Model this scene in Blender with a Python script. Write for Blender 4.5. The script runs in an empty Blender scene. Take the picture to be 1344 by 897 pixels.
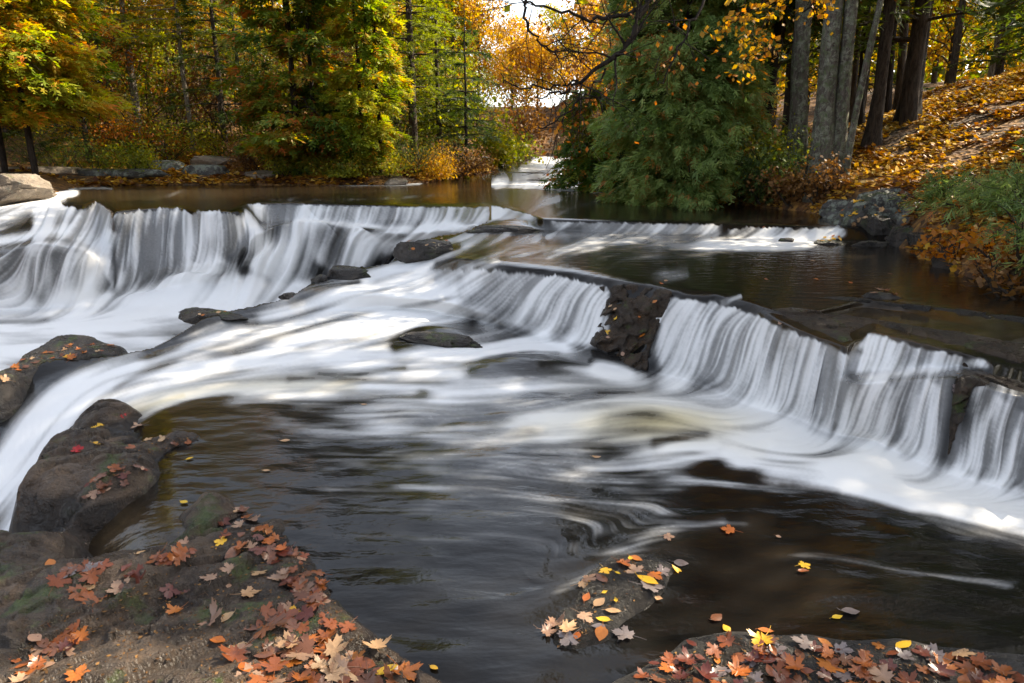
import bpy, math, random
import numpy as np
from mathutils import Vector, Matrix, Quaternion
from mathutils.bvhtree import BVHTree
R = math.radians
rng = np.random.default_rng(7)
random.seed(7)
C = bpy.context.scene.collection
scene = bpy.context.scene

# ------------------------------------------------------------------ camera
W, H_, F = 1344.0, 897.0, 900.0
CAMZ = 1.6
PITCH = math.atan(248/900)
cp, sp = math.cos(PITCH), math.sin(PITCH)
cam_d = bpy.data.cameras.new('camera'); cam = bpy.data.objects.new('camera', cam_d); C.objects.link(cam)
cam_d.sensor_width = 36; cam_d.lens = 36*F/W; cam_d.clip_start = .05; cam_d.clip_end = 2000
cam.location = (0, 0, CAMZ); cam.rotation_euler = (math.pi/2-PITCH, 0, 0)
scene.camera = cam

def raydir(px, py):
    px = np.asarray(px, float); py = np.asarray(py, float)
    a = (px-W/2)/F; b = -(py-H_/2)/F
    return np.stack([a+0*b, cp+b*sp+0*a, -sp+b*cp+0*a], -1)
def P(px, py, z):
    d = raydir(px, py); t = (np.asarray(z)-CAMZ)/d[..., 2]
    return d*t[..., None] + np.array([0, 0, CAMZ])
def qof(px, py, z):
    d = raydir(px, py); return d[..., 2]/(np.asarray(z)-CAMZ)

# ------------------------------------------------------------------ numpy noise
def _h(ix, iy, iz, s):
    n = (ix*374761393 + iy*668265263 + iz*2147483647 + s*1274126177) & 0xffffffff
    n = ((n ^ (n >> 13))*1274126177) & 0xffffffff
    n = ((n ^ (n >> 16))*2246822519) & 0xffffffff
    return ((n ^ (n >> 15)) & 0xffffff)/float(0xffffff)
def vnoise(p, s=0):
    p = np.asarray(p, float); i = np.floor(p).astype(np.int64); f = p-i; f = f*f*(3-2*f)
    x, y, z = i[..., 0], i[..., 1], i[..., 2]; fx, fy, fz = f[..., 0], f[..., 1], f[..., 2]
    r = 0
    for dx in (0, 1):
        for dy in (0, 1):
            for dz in (0, 1):
                w = (fx if dx else 1-fx)*(fy if dy else 1-fy)*(fz if dz else 1-fz)
                r = r + w*_h(x+dx, y+dy, z+dz, s)
    return r
def fbm(p, oct=4, s=0, gain=.5):
    p = np.asarray(p, float); r = 0; a = 1; t = 0
    for o in range(oct):
        r = r + a*vnoise(p*(2.03**o)+17.3*o, s+o); t += a; a *= gain
    return r/t - .5
def facet(u, v, s, seed, el=1.8, ang=.7):
    """broken-plate relief: every jittered cell is a tilted plane"""
    cu, su = math.cos(ang), math.sin(ang); x = (u*cu+v*su)/(s*el); y = (-u*su+v*cu)/s
    ix = np.floor(x).astype(np.int64); iy = np.floor(y).astype(np.int64); best = np.full(x.shape, 1e9); out = np.zeros(x.shape); z0 = ix*0
    for dx in (-1, 0, 1):
        for dy in (-1, 0, 1):
            jx, jy = ix+dx, iy+dy; px = jx+_h(jx, jy, z0, seed); py = jy+_h(jx, jy, z0, seed+1); dd = (x-px)**2+(y-py)**2
            o = (_h(jx, jy, z0, seed+2)-.5)+(x-px)*(_h(jx, jy, z0, seed+3)-.5)*1.1+(y-py)*(_h(jx, jy, z0, seed+4)-.5)*1.1
            m = dd < best; best = np.where(m, dd, best); out = np.where(m, o, out)
    return out
def sstep(a, b, x):
    t = np.clip((x-a)/(b-a), 0, 1); return t*t*(3-2*t)
def blur(a, sy, sx):
    for ax, s in ((0, sy), (1, sx)):
        if s <= 0: continue
        r = max(1, int(3*s)); k = np.exp(-.5*(np.arange(-r, r+1)/s)**2); k /= k.sum()
        pad = [(0, 0)]*a.ndim; pad[ax] = (r, r)
        b = np.pad(a, pad, mode='edge'); n = a.shape[ax]
        a = sum(k[i]*np.take(b, np.arange(i, i+n), axis=ax) for i in range(2*r+1))
    return a

# ------------------------------------------------------------------ mesh helpers
def tag(o, label=None, cat=None, group=None, kind=None):
    if label: o['label'] = label
    if cat: o['category'] = cat
    if group: o['group'] = group
    if kind: o['kind'] = kind
    return o
def mesh_np(name, v, faces, mats, attrs=None, smooth=True, mi=None, colors=None):
    """faces: list of int arrays (n,k)"""
    me = bpy.data.meshes.new(name)
    v = np.asarray(v, np.float32)
    me.vertices.add(len(v)); me.vertices.foreach_set('co', v.ravel())
    loops = np.concatenate([f.ravel() for f in faces]).astype(np.int32)
    sizes = np.concatenate([np.full(len(f), f.shape[1]) for f in faces]).astype(np.int32)
    me.loops.add(len(loops)); me.loops.foreach_set('vertex_index', loops)
    me.polygons.add(len(sizes))
    me.polygons.foreach_set('loop_start', np.concatenate([[0], np.cumsum(sizes)[:-1]]).astype(np.int32))
    try: me.polygons.foreach_set('loop_total', sizes)
    except Exception: pass
    if mi is not None: me.polygons.foreach_set('material_index', np.asarray(mi, np.int32))
    me.update(calc_edges=True)
    me.polygons.foreach_set('use_smooth', np.full(len(sizes), smooth))
    for m in (mats if isinstance(mats, (list, tuple)) else [mats]): me.materials.append(m)
    for k, a in (attrs or {}).items():
        at = me.attributes.new(k, 'FLOAT', 'POINT'); at.data.foreach_set('value', np.asarray(a, np.float32).ravel())
    me.validate()
    return me
def link(name, me, parent=None, loc=None):
    o = bpy.data.objects.new(name, me); C.objects.link(o)
    if parent is not None: o.parent = parent
    if loc is not None: o.location = loc
    return o
def empty(name, loc=(0, 0, 0), rz=0):
    o = bpy.data.objects.new(name, None); C.objects.link(o); o.location = loc; o.rotation_euler = (0, 0, rz)
    o.empty_display_size = .2
    return o
def copy_tree(o, parent=None):
    c = o.copy(); C.objects.link(c)
    if parent is not None: c.parent = parent
    for ch in list(o.children): copy_tree(ch, c)
    return c
def tube(path, rad, n=8, wob=0, seed=0):
    path = np.asarray(path, float); rad = np.asarray(rad, float); m = len(path)
    t = np.gradient(path, axis=0); t /= np.linalg.norm(t, axis=1)[:, None]+1e-9
    ref = np.tile([0., 0, 1.], (m, 1)); ref[np.abs(t[:, 2]) > .8] = [1., 0, 0]
    if np.mean(np.abs(t[:, 2])) > .6: ref[:] = [1., .1, 0]
    a = np.cross(t, ref); a /= np.linalg.norm(a, axis=1)[:, None]+1e-9; b = np.cross(t, a)
    th = np.linspace(0, 2*np.pi, n, endpoint=False)
    r = rad[:, None]*np.ones((1, n))
    if wob: r = r*(1+wob*2*fbm(np.stack([np.cos(th)[None]*2+0*r, np.sin(th)[None]*2+0*r, np.arange(m)[:, None]*.7+0*r], -1), 3, seed))
    v = path[:, None]+r[..., None]*(np.cos(th)[None, :, None]*a[:, None]+np.sin(th)[None, :, None]*b[:, None])
    v = v.reshape(-1, 3)
    i = np.arange(m-1)[:, None]*n; j = np.arange(n)[None]; j2 = (j+1) % n
    f = np.stack([i+j, i+j2, i+n+j2, i+n+j], -1).reshape(-1, 4)
    return v, f
class MB:
    def __init__(s): s.v = []; s.f = []; s.n = 0; s.t = []
    def add(s, v, f, tint=0.):
        s.v.append(v); s.f.append(f+s.n); s.n += len(v); s.t.append(np.broadcast_to(np.asarray(tint, float), (len(v),)))
    def mesh(s, name, mat, smooth=True):
        d = {}
        for f in s.f: d.setdefault(f.shape[1], []).append(f)
        return mesh_np(name, np.concatenate(s.v), [np.concatenate(x) for x in d.values()], mat, {'tint': np.concatenate(s.t)}, smooth)

# ------------------------------------------------------------------ materials
def nt(name):
    m = bpy.data.materials.new(name); m.use_nodes = True; t = m.node_tree; t.nodes.clear()
    return m, t
class N:
    def __init__(s, t): s.t = t
    def __call__(s, typ, ins=None, **kw):
        n = s.t.nodes.new(typ)
        for k, v in kw.items(): setattr(n, k, v)
        for k, v in (ins or {}).items():
            i = n.inputs[k]
            if isinstance(v, bpy.types.NodeSocket): s.t.links.new(v, i)
            else: i.default_value = v
        return n
    def noise(s, vec, scale, detail=4, rough=.55, dist=0):
        return s('ShaderNodeTexNoise', {'Vector': vec, 'Scale': scale, 'Detail': detail, 'Roughness': rough, 'Distortion': dist}).outputs['Fac']
    def ramp(s, fac, stops):
        n = s('ShaderNodeValToRGB', {'Fac': fac}); e = n.color_ramp.elements
        while len(e) < len(stops): e.new(.5)
        for x, (p, c) in zip(e, stops):
            x.position = p; x.color = (*c, 1) if not np.isscalar(c) else (c, c, c, 1)
        return n.outputs['Color']
    def mix(s, f, a, b):
        n = s('ShaderNodeMix', data_type='RGBA')
        for i, v in ((0, f), (6, a), (7, b)):
            if isinstance(v, bpy.types.NodeSocket): s.t.links.new(v, n.inputs[i])
            else: n.inputs[i].default_value = v if i == 0 or len(v) == 4 else (*v, 1)
        return n.outputs[2]
    def math(s, op, a, b=0., clamp=False):
        n = s('ShaderNodeMath', operation=op, use_clamp=clamp)
        for i, v in ((0, a), (1, b)):
            if isinstance(v, bpy.types.NodeSocket): s.t.links.new(v, n.inputs[i])
            else: n.inputs[i].default_value = v
        return n.outputs[0]
    def attr(s, name): return s('ShaderNodeAttribute', attribute_name=name).outputs['Fac']
    def out(s, sh): s.t.links.new(sh, s('ShaderNodeOutputMaterial').inputs['Surface'])
    def bump(s, h, strength, dist, normal=None):
        i = {'Height': h, 'Strength': strength, 'Distance': dist}
        if normal is not None: i['Normal'] = normal
        return s('ShaderNodeBump', i).outputs['Normal']

def mat_water():
    m, t = nt('river_water'); n = N(t)
    geo = n('ShaderNodeNewGeometry').outputs['Position']
    foam, lic, bed = n.attr('foam'), n.attr('lic'), n.attr('bed')
    big = n.noise(geo, 1.3, 4); calm_ = n.attr('calm')
    mott = n.noise(geo, 9, 5, .65)
    dark = n.mix(n.math('MULTIPLY', bed, 1, True), n.ramp(big, [(.3, (.004, .0038, .0036)), (.75, (.010, .0085, .007))]),
                 n.ramp(mott, [(.25, (.012, .008, .004)), (.55, (.036, .024, .012)), (.8, (.075, .05, .024))]))
    f2 = n.math('ADD', foam, n.math('MULTIPLY', n.math('SUBTRACT', n.noise(geo, 30, 4, .7), .5), n.math('MULTIPLY', n.math('MULTIPLY', foam, n.math('SUBTRACT', 1., foam)), .9)), True)
    white = n.mix(n.attr('warm'), (.82, .82, .81), (.60, .50, .25))
    col = n.mix(f2, dark, white)
    rough = n('ShaderNodeMapRange', {'Value': f2, 'From Min': 0., 'From Max': .7, 'To Min': .11, 'To Max': .65}).outputs[0]
    h = n.math('ADD', n.math('MULTIPLY', n.noise(n('ShaderNodeMapping', {'Vector': geo, 'Scale': (.6, 1.5, 1)}).outputs[0], 9, 3, .5), n.math('ADD', .25, n.math('MULTIPLY', calm_, .6))), n.math('MULTIPLY', lic, n.math('ADD', .16, n.math('MULTIPLY', foam, 1.))))
    nor = n.bump(h, .5, .012)
    nor = n.bump(n.noise(geo, 55, 3, .5), n.math('MULTIPLY', n.math('SUBTRACT', 1.0, f2), .09), .01, nor)
    b = n('ShaderNodeBsdfPrincipled', {'Base Color': col, 'Roughness': rough, 'IOR': 1.33, 'Normal': nor, 'Specular IOR Level': .5})
    tr = n('ShaderNodeBsdfTranslucent', {'Color': (.75, .78, .8, 1), 'Normal': nor})
    mx = n('ShaderNodeMixShader', {0: n.math('MULTIPLY', f2, .12), 1: b.outputs[0], 2: tr.outputs[0]})
    n.out(mx.outputs[0]); return m

def mat_rock(name, c0, c1, c2, lichen=0., moss=.0, wet=.35, scale=1., line=None):
    m, t = nt(name); n = N(t)
    geo = n('ShaderNodeNewGeometry'); pos = geo.outputs['Position']
    a = n.noise(pos, 2.2*scale, 8, .62, .6); b_ = n.noise(pos, 14*scale, 7, .7)
    fac = n.math('ADD', n.math('MULTIPLY', a, .65), n.math('MULTIPLY', b_, .35))
    col = n.ramp(fac, [(.32, c0), (.5, c1), (.68, c2)])
    if lichen:
        v = n.noise(pos, 5*scale, 8, .75); lf = n.ramp(v, [(.62-lichen*.2, 0.), (.68-lichen*.2, .8)])
        col = n.mix(lf, col, (.22, .24, .19))
    if moss:
        up = n('ShaderNodeSeparateXYZ', {0: geo.outputs['Normal']}).outputs[2]
        mf = n.math('MULTIPLY', n.ramp(n.noise(pos, 3.1*scale, 6, .7), [(.58-moss*.15, 0.), (.66-moss*.15, 1.)]), n.math('MAXIMUM', up, .2), True)
        col = n.mix(mf, col, (.045, .065, .012))
    rid = n.math('ABSOLUTE', n.math('SUBTRACT', n.noise(n('ShaderNodeMapping', {'Vector': pos, 'Rotation': (0, 0, .7), 'Scale': (1.2, 4.5, 2.)}).outputs[0], 1.6*scale, 5, .6, .5), .5)); crack = n.ramp(rid, [(0., 0.), (.035, 1.)])
    z = n('ShaderNodeSeparateXYZ', {0: pos}).outputs[2]
    h = n.math('ADD', n.math('ADD', n.math('MULTIPLY', a, 1.2), n.math('MULTIPLY', b_, .7)), n.math('ADD', n.math('MULTIPLY', crack, .07), n.math('MULTIPLY', n.noise(pos, 60*scale, 5, .7), .35)))
    nor = n.bump(h, 1., .05)
    rough = n.ramp(n.noise(pos, 3.5*scale, 5, .6), [(.35, max(.12, .45-wet)), (.65, .85-wet*.6)])
    if line is not None:   # soaked band just above the water
        wf = n('ShaderNodeMapRange', {'Value': n.math('ADD', z, n.math('MULTIPLY', n.math('SUBTRACT', a, .5), .09)), 'From Min': line+.035, 'From Max': line+.005, 'To Min': 0., 'To Max': 1.}).outputs[0]
        col = n.mix(n.math('MULTIPLY', wf, .72), col, (.008, .006, .005)); rough = n.math('MULTIPLY', rough, n.math('SUBTRACT', 1., n.math('MULTIPLY', wf, .7)))
    bs = n('ShaderNodeBsdfPrincipled', {'Base Color': col, 'Roughness': rough, 'Normal': nor, 'Specular IOR Level': .5})
    n.out(bs.outputs[0]); return m

def mat_leafy(name, stops, trans=.42, rough=.55, spec=.3):
    m, t = nt(name); n = N(t)
    ti = n.attr('tint'); r = n('ShaderNodeObjectInfo').outputs['Random']
    geo = n('ShaderNodeNewGeometry').outputs['Position']
    f = n.math('ADD', ti, n.math('MULTIPLY', n.math('SUBTRACT', n.noise(geo, .9, 3), .5), .35))
    f = n.math('ADD', f, n.math('MULTIPLY', n.math('SUBTRACT', r, .5), .12), True)
    col = n.ramp(f, stops)
    b = n('ShaderNodeBsdfPrincipled', {'Base Color': col, 'Roughness': rough, 'Specular IOR Level': spec})
    tc = n('ShaderNodeHueSaturation', {'Color': col, 'Saturation': 1.15, 'Value': 1.5}).outputs[0]
    tr = n('ShaderNodeBsdfTranslucent', {'Color': tc})
    mx = n('ShaderNodeMixShader', {0: trans, 1: b.outputs[0], 2: tr.outputs[0]})
    n.out(mx.outputs[0]); return m

def mat_bark(name, c0, c1, lich=0.):
    m, t = nt(name); n = N(t)
    tc = n('ShaderNodeTexCoord').outputs['Object']
    mp = n('ShaderNodeMapping', {'Vector': tc, 'Scale': (1, 1, .22)}).outputs[0]
    a = n.noise(mp, 26, 7, .72, .5); col = n.ramp(a, [(.38, c0), (.6, c1)])
    if lich:
        lf = n.math('MULTIPLY', n.ramp(n.noise(tc, 10, 8, .82, .8), [(.57-lich*.12, 0.), (.62-lich*.12, .95)]), n.ramp(a, [(.35, .5), (.55, 1.)]))
        col = n.mix(lf, col, n.ramp(n.noise(tc, 9, 3), [(.4, (.10, .13, .06)), (.6, (.25, .26, .20))]))
    b = n('ShaderNodeBsdfPrincipled', {'Base Color': col, 'Roughness': .9, 'Specular IOR Level': .2, 'Normal': n.bump(a, 1., .07)})
    n.out(b.outputs[0]); return m

def mat_ground():
    m, t = nt('leaf_strewn_soil'); n = N(t)
    pos = n('ShaderNodeNewGeometry').outputs['Position']
    v = n('ShaderNodeTexVoronoi', {'Vector': pos, 'Scale': 16.})
    col = n.ramp(n('ShaderNodeSeparateColor', {0: v.outputs['Color']}).outputs[0], [(.0, (.05, .025, .012)), (.35, (.11, .05, .018)), (.6, (.2, .10, .03)), (.8, (.33, .17, .04)), (1., (.16, .08, .03))])
    soil = n.ramp(n.noise(pos, 6, 6, .7), [(.35, (.02, .014, .009)), (.7, (.06, .04, .022))])
    col = n.mix(n.ramp(n.noise(pos, 1.3, 5, .6), [(.38, 0.), (.55, 1.)]), soil, col)
    b = n('ShaderNodeBsdfPrincipled', {'Base Color': col, 'Roughness': .8, 'Specular IOR Level': .25, 'Normal': n.bump(v.outputs['Distance'], .8, .03)})
    n.out(b.outputs[0]); return m

def mat_leaf(name, c0, c1, spot, rough=.42, trans=.15):
    m, t = nt(name); n = N(t)
    tc = n('ShaderNodeTexCoord').outputs['Object']; oi = n('ShaderNodeObjectInfo').outputs['Random']
    off = n('ShaderNodeVectorMath', {0: tc, 1: n('ShaderNodeCombineXYZ', {0: n.math('MULTIPLY', oi, 37.), 1: 0., 2: 0.}).outputs[0]}, operation='ADD').outputs[0]
    base = n.mix(oi, c0, c1)
    base = n.mix(n.ramp(n.noise(off, 22, 5, .7), [(.52, 0.), (.7, .75)]), base, spot)
    sx = n('ShaderNodeSeparateXYZ', {0: tc})
    ax = n.math('ABSOLUTE', sx.outputs[0])
    # side veins leave the midrib at an angle; midrib down the middle
    vein = n.math('ABSOLUTE', n.math('SINE', n.math('MULTIPLY', n.math('SUBTRACT', sx.outputs[1], n.math('MULTIPLY', ax, .9)), 260.)))
    vf = n.ramp(vein, [(0., .5), (.12, 0.)]); mid = n.ramp(n.math('MULTIPLY', ax, 100), [(.0, .8), (.12, 0.)])
    base = n.mix(n.math('MULTIPLY', n.math('MAXIMUM', vf, mid), .22), base, tuple(min(1, x*1.6+.03) for x in c1))
    nor = n.bump(n.math('ADD', vein, n.noise(off, 40, 3)), .12, .001)
    b = n('ShaderNodeBsdfPrincipled', {'Base Color': base, 'Roughness': rough, 'Normal': nor, 'Specular IOR Level': .5})
    tr = n('ShaderNodeBsdfTranslucent', {'Color': base})
    n.out(n('ShaderNodeMixShader', {0: trans, 1: b.outputs[0], 2: tr.outputs[0]}).outputs[0]); return m

M_water = mat_water()
M_slab = mat_rock('brown_slab_rock', (.009, .006, .004), (.045, .030, .019), (.15, .10, .064), 0, .14, .42, line=0.)
M_wet = mat_rock('wet_dark_rock', (.010, .009, .008), (.030, .025, .021), (.075, .062, .05), 0, .3, .4, 1.6)
M_grey = mat_rock('grey_lichen_rock', (.012, .011, .010), (.05, .046, .042), (.13, .12, .11), .6, .3, .1, 1.2)
M_tan = mat_rock('tan_boulder_rock', (.06, .045, .032), (.19, .15, .11), (.34, .28, .21), .2, .1, .05, 1.)
M_soaked = mat_rock('soaked_black_rock', (.006, .005, .004), (.016, .013, .010), (.035, .028, .02), 0, 0, .45, 2.)
M_face = mat_rock("rooty_rock_face", (.008, .006, .004), (.035, .022, .012), (.085, .05, .025), 0, .1, .4, 2.6)
M_ground = mat_ground()

# ================================================================== WATER
STEP = 1.25
def rail(pts):  # [(x,y,z)]
    a = np.array(pts, float); return a
class Relief:
    def __init__(s, x0, x1, y0, y1):
        s.xs = np.arange(x0, x1+.1, STEP); s.ys = np.arange(y0, y1+.1, STEP)
        s.X, s.Y = np.meshgrid(s.xs, s.ys); s.D = np.zeros_like(s.X); s.B = np.zeros_like(s.X); s.Wm = np.zeros_like(s.X)
        s.fx = np.zeros_like(s.X); s.fy = np.zeros_like(s.X); s.fw = np.zeros_like(s.X)+1e-12
    def heights(s, rails, bl=1.2):
        ny = []; q = []
        for r in rails:
            if callable(r): r = r(s.xs)
            else: r = (np.interp(s.xs, r[:, 0], r[:, 1]), qof(s.xs, np.interp(s.xs, r[:, 0], r[:, 1]), np.interp(s.xs, r[:, 0], r[:, 2])))
            ny.append(r[0]); q.append(r[1])
        ny = np.array(ny); q = np.array(q)
        for k in range(1, len(ny)): ny[k] = np.maximum(ny[k], ny[k-1]+.5)
        Q = np.empty_like(s.X)
        for j in range(len(s.xs)): Q[:, j] = np.interp(s.ys, ny[:, j], q[:, j])
        s.Q = blur(Q, bl, 2.2)
    def _d(s, pts, pad):
        pts = np.array(pts, float); x0, y0 = pts.min(0)-pad; x1, y1 = pts.max(0)+pad
        j0, j1 = np.searchsorted(s.xs, [x0, x1]); i0, i1 = np.searchsorted(s.ys, [y0, y1])
        sl = (slice(i0, i1), slice(j0, j1)); X, Y = s.X[sl], s.Y[sl]
        best = np.full(X.shape, 1e9); tx = np.zeros(X.shape); ty = np.zeros(X.shape); tt = np.zeros(X.shape)
        seg = np.linalg.norm(np.diff(pts, axis=0), axis=1); cum = np.concatenate([[0], np.cumsum(seg)])
        for k in range(len(pts)-1):
            a, b = pts[k], pts[k+1]; d = b-a; L = d@d
            u = np.clip(((X-a[0])*d[0]+(Y-a[1])*d[1])/L, 0, 1)
            dd = np.hypot(X-a[0]-u*d[0], Y-a[1]-u*d[1]); c = dd < best
            best = np.where(c, dd, best); nl = math.sqrt(L)
            tx = np.where(c, d[0]/nl, tx); ty = np.where(c, d[1]/nl, ty); tt = np.where(c, (cum[k]+u*seg[k])/cum[-1], tt)
        return sl, best, tx, ty, tt
    def stroke(s, pts, w, val=0., warm=0., fall=2., fade=(0.08, .15), flow=1.):
        # catmull smooth
        p = np.array(pts, float); t = np.linspace(0, len(p)-1, (len(p)-1)*4+1)
        pp = np.vstack([2*p[0]-p[1], p, 2*p[-1]-p[-2]]); out = []
        for u in t:
            k = min(int(u), len(p)-2); f = u-k; a, b, c, d = pp[k:k+4]
            out.append(.5*(2*b+(c-a)*f+(2*a-5*b+4*c-d)*f*f+(3*b-3*c+d-a)*f**3))
        sl, d, tx, ty, tt = s._d(out, max(w*3.2, 40))
        if val:
            e = np.ones_like(tt)
            if fade[0]: e = e*sstep(0, fade[0], tt+.001)
            if fade[1]: e = e*sstep(0, fade[1], 1-tt+.001)
            g = val*np.exp(-(d/w)**fall)*e
            if val > 0: s.D[sl] = 1-(1-s.D[sl])*(1-np.clip(g, 0, 1))
            else: s.D[sl] = s.D[sl]*(1+g)
            if warm: s.Wm[sl] = np.maximum(s.Wm[sl], warm*np.exp(-(d/w)**2))
        if flow:
            wt = flow*(np.exp(-(d/(w*1.2+8))**2)+1e-4*np.exp(-d/40))
            s.fx[sl] += wt*tx; s.fy[sl] += wt*ty; s.fw[sl] += wt
    def curtain(s, top, bot, val, soft=3, jit=6, seed=1, js=9.):
        top = np.array(top, float); bot = np.array(bot, float)
        yt = np.interp(s.xs, top[:, 0], top[:, 1]); yb = np.interp(s.xs, bot[:, 0], bot[:, 1])
        jn = vnoise(np.stack([s.xs/js, s.xs*0, s.xs*0], -1), seed)*.6+vnoise(np.stack([s.xs/(js*.3), s.xs*0, s.xs*0], -1), seed+1)*.4
        yt = yt+jit*(jn-.3)
        x0 = max(top[0, 0], bot[0, 0]); x1 = min(top[-1, 0], bot[-1, 0])
        mx = sstep(min(top[0, 0], bot[0, 0])-2, min(top[0, 0], bot[0, 0])+8, s.xs)*(1-sstep(max(top[-1, 0], bot[-1, 0])-8, max(top[-1, 0], bot[-1, 0])+2, s.xs))
        wide = vnoise(np.stack([s.xs/26., s.xs*0, s.xs*0], -1), seed+3)*.6+vnoise(np.stack([s.xs/11., s.xs*0, s.xs*0], -1), seed+4)*.4
        val = val*(1+(.95*(wide-.5))*sstep(0, .25, (s.Y-yt)/(yb-yt+1e-6)))
        g = np.clip(val, 0, 1)*sstep(0, soft, s.Y-yt)*(1-sstep(-6, 8, s.Y-yb))*mx
        s.D = 1-(1-s.D)*(1-g)
    def finish(s, L=55, seed=3, strand=None):
        n0 = np.hypot(s.fx, s.fy)+1e-12
        base = np.array([-1., .12])
        fx = s.fx/s.fw; fy = s.fy/s.fw
        k = 2e-4
        fx = (s.fx+k*base[0]*.3); fy = (s.fy+k*base[1]*.3); l = np.hypot(fx, fy)+1e-12; fx /= l; fy /= l
        fx = blur(fx, 3, 3); fy = blur(fy, 3, 3); l = np.hypot(fx, fy)+1e-12; fx /= l; fy /= l
        r = np.random.default_rng(seed); hh, ww = s.X.shape
        def lic(noise, L):
            acc = noise.copy(); tot = 1.
            for sg in (1, -1):
                gx, gy = np.meshgrid(np.arange(ww, dtype=float), np.arange(hh, dtype=float))
                for k in range(L):
                    ix = np.clip(np.rint(gx).astype(int), 0, ww-1); iy = np.clip(np.rint(gy).astype(int), 0, hh-1)
                    gx += sg*fx[iy, ix]; gy += sg*fy[iy, ix]
                    ix = np.clip(np.rint(gx).astype(int), 0, ww-1); iy = np.clip(np.rint(gy).astype(int), 0, hh-1)
                    w = .5*(1+math.cos(math.pi*(k+1)/L)); acc += w*noise[iy, ix]
                    if sg == 1: tot += 2*w
            return acc/tot
        def norm(a): return np.clip((a-a.mean())/a.std()*.22+.5, 0, 1)
        n1 = blur(r.random((hh, ww)), .7, .7); n2 = blur(r.random((hh, ww)), 2.4, 2.4); n3 = blur(r.random((hh, ww)), 7, 7)
        s.l1 = norm(lic(n1, L)); s.l2 = norm(lic(n2, L+10)); s.l3 = norm(lic(n3, L+20)); ls = norm(lic(blur(r.random((hh, ww)), 1.5, 1.5), 26)); lw = norm(lic(blur(r.random((hh, ww)), 3.2, 3.2), 48))
        fm = strand if strand is not None else 0*s.D; calm = 1-sstep(.15, .55, s.D); calm = calm*(1-fm)
        s.calm = calm
        mixf = .40*(s.l1-.5)+.34*(s.l2-.5)+.28*(s.l3-.5); mixp = .16*(s.l1-.5)+.38*(s.l2-.5)+.46*(s.l3-.5); mixc = .32*(s.l1-.5)+.3*(ls-.5)+.35*(lw-.5)+.12*(s.l3-.5)
        s.lic = .5+(mixf/mixf.std()*fm+(1-fm)*(mixc/mixc.std()*calm+mixp/mixp.std()*(1-calm)))*.2
        s.lic = blur(np.clip(s.lic, 0, 1), .6, .6)
        v = s.D*(.50+1.02*s.lic)+(s.lic-.5)*(.42+.70*fm)*sstep(.03, .3, s.D)
        s.foam = np.clip(sstep(.10, 1.06, v)*(1-.42*fm)+.36*s.D*fm+.05*s.D, 0, 1)
    def world(s, dz=None):
        d = raydir(s.X, s.Y); p = d/s.Q[..., None]+np.array([0, 0, CAMZ])
        if dz is not None: p[..., 2] += dz
        return p
def grid_faces(h, w, keep):
    idx = np.arange(h*w).reshape(h, w)
    f = np.stack([idx[:-1, :-1], idx[1:, :-1], idx[1:, 1:], idx[:-1, 1:]], -1)
    k = keep[:-1, :-1] & keep[1:, :-1] & keep[1:, 1:] & keep[:-1, 1:]
    return f[k]
def build_relief(name, s, p, keep, mat):
    h, w = s.X.shape; f = grid_faces(h, w, keep)
    used = np.zeros(h*w, bool); used[f.ravel()] = True; mp = np.cumsum(used)-1
    me = mesh_np(name, p.reshape(-1, 3)[used], [mp[f]], mat, {'foam': s.foam.ravel()[used], 'lic': s.lic.ravel()[used], 'bed': s.B.ravel()[used], 'warm': s.Wm.ravel()[used], 'calm': s.calm.ravel()[used]})
    return tag(link(name, me), kind='structure')

T0, T1, T2 = [(-400, 206, 1.42), (1600, 206, 1.42)], [(-400, 224, .98), (1600, 224, .98)], [(-400, 241, .742), (1600, 241, .742)]
LIPX = [(-400, 430, .4), (500, 336, .34), (560, 336, .44), (600, 344, .50), (650, 350, .56), (700, 353, .57), (750, 358, .57), (800, 367, .57), (850, 374, .57), (894, 385, .565), (937, 390, .56), (994, 408, .54), (1041, 430, .52), (1081, 445, .50), (1108, 455, .49), (1128, 447, .50), (1146, 434, .53), (1195, 447, .51), (1265, 465, .48), (1344, 486, .44), (1560, 545, .38), (1860, 640, .30)]
BASEX = [(-400, 500, 0), (0, 500, 0.0), (140, 468, .05), (200, 448, .08), (300, 412, .12), (400, 395, .14), (500, 388, .22), (560, 392, .24), (600, 400, .22), (650, 412, .17), (700, 430, .12), (750, 449, .07), (800, 468, .04), (850, 486, .02), (900, 500, .015), (950, 520, .01), (1000, 540, .01), (1050, 556, .01), (1110, 580, .01), (1180, 603, .01), (1250, 625, .01), (1344, 648, .01), (1560, 715, .01), (1860, 830, .01)]
lipA, baseA = np.array(LIPX), np.array(BASEX)
def off(rl, dy, dz=0): return np.array([(x, y+dy, z+dz) for x, y, z in rl])
def tier(xs):
    ly = np.interp(xs, lipA[:, 0], lipA[:, 1]); lz = np.interp(xs, lipA[:, 0], lipA[:, 2]); by = np.interp(xs, baseA[:, 0], baseA[:, 1]); bz = np.interp(xs, baseA[:, 0], baseA[:, 2])
    ql, qb = qof(xs, ly, lz), qof(xs, by, bz)
    y0 = ly+.35*(by-ly); q0 = ql+.35*(qb-ql)
    k = [(1110, 492, .36), (1128, 490, .37), (1190, 485, .375), (1265, 482, .39), (1300, 497, .40), (1344, 508, .38), (1560, 575, .32), (1860, 680, .24)]
    k = np.array(k); y1 = np.interp(xs, k[:, 0], k[:, 1]); q1 = qof(xs, y1, np.interp(xs, k[:, 0], k[:, 2]))
    w = sstep(1095, 1130, xs); return y0*(1-w)+y1*w, q0*(1-w)+q1*w
def tier2(xs):
    y, q = tier(xs); w = sstep(1095, 1130, xs); return y+1+12*w, q*(1+.075*w)
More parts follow.
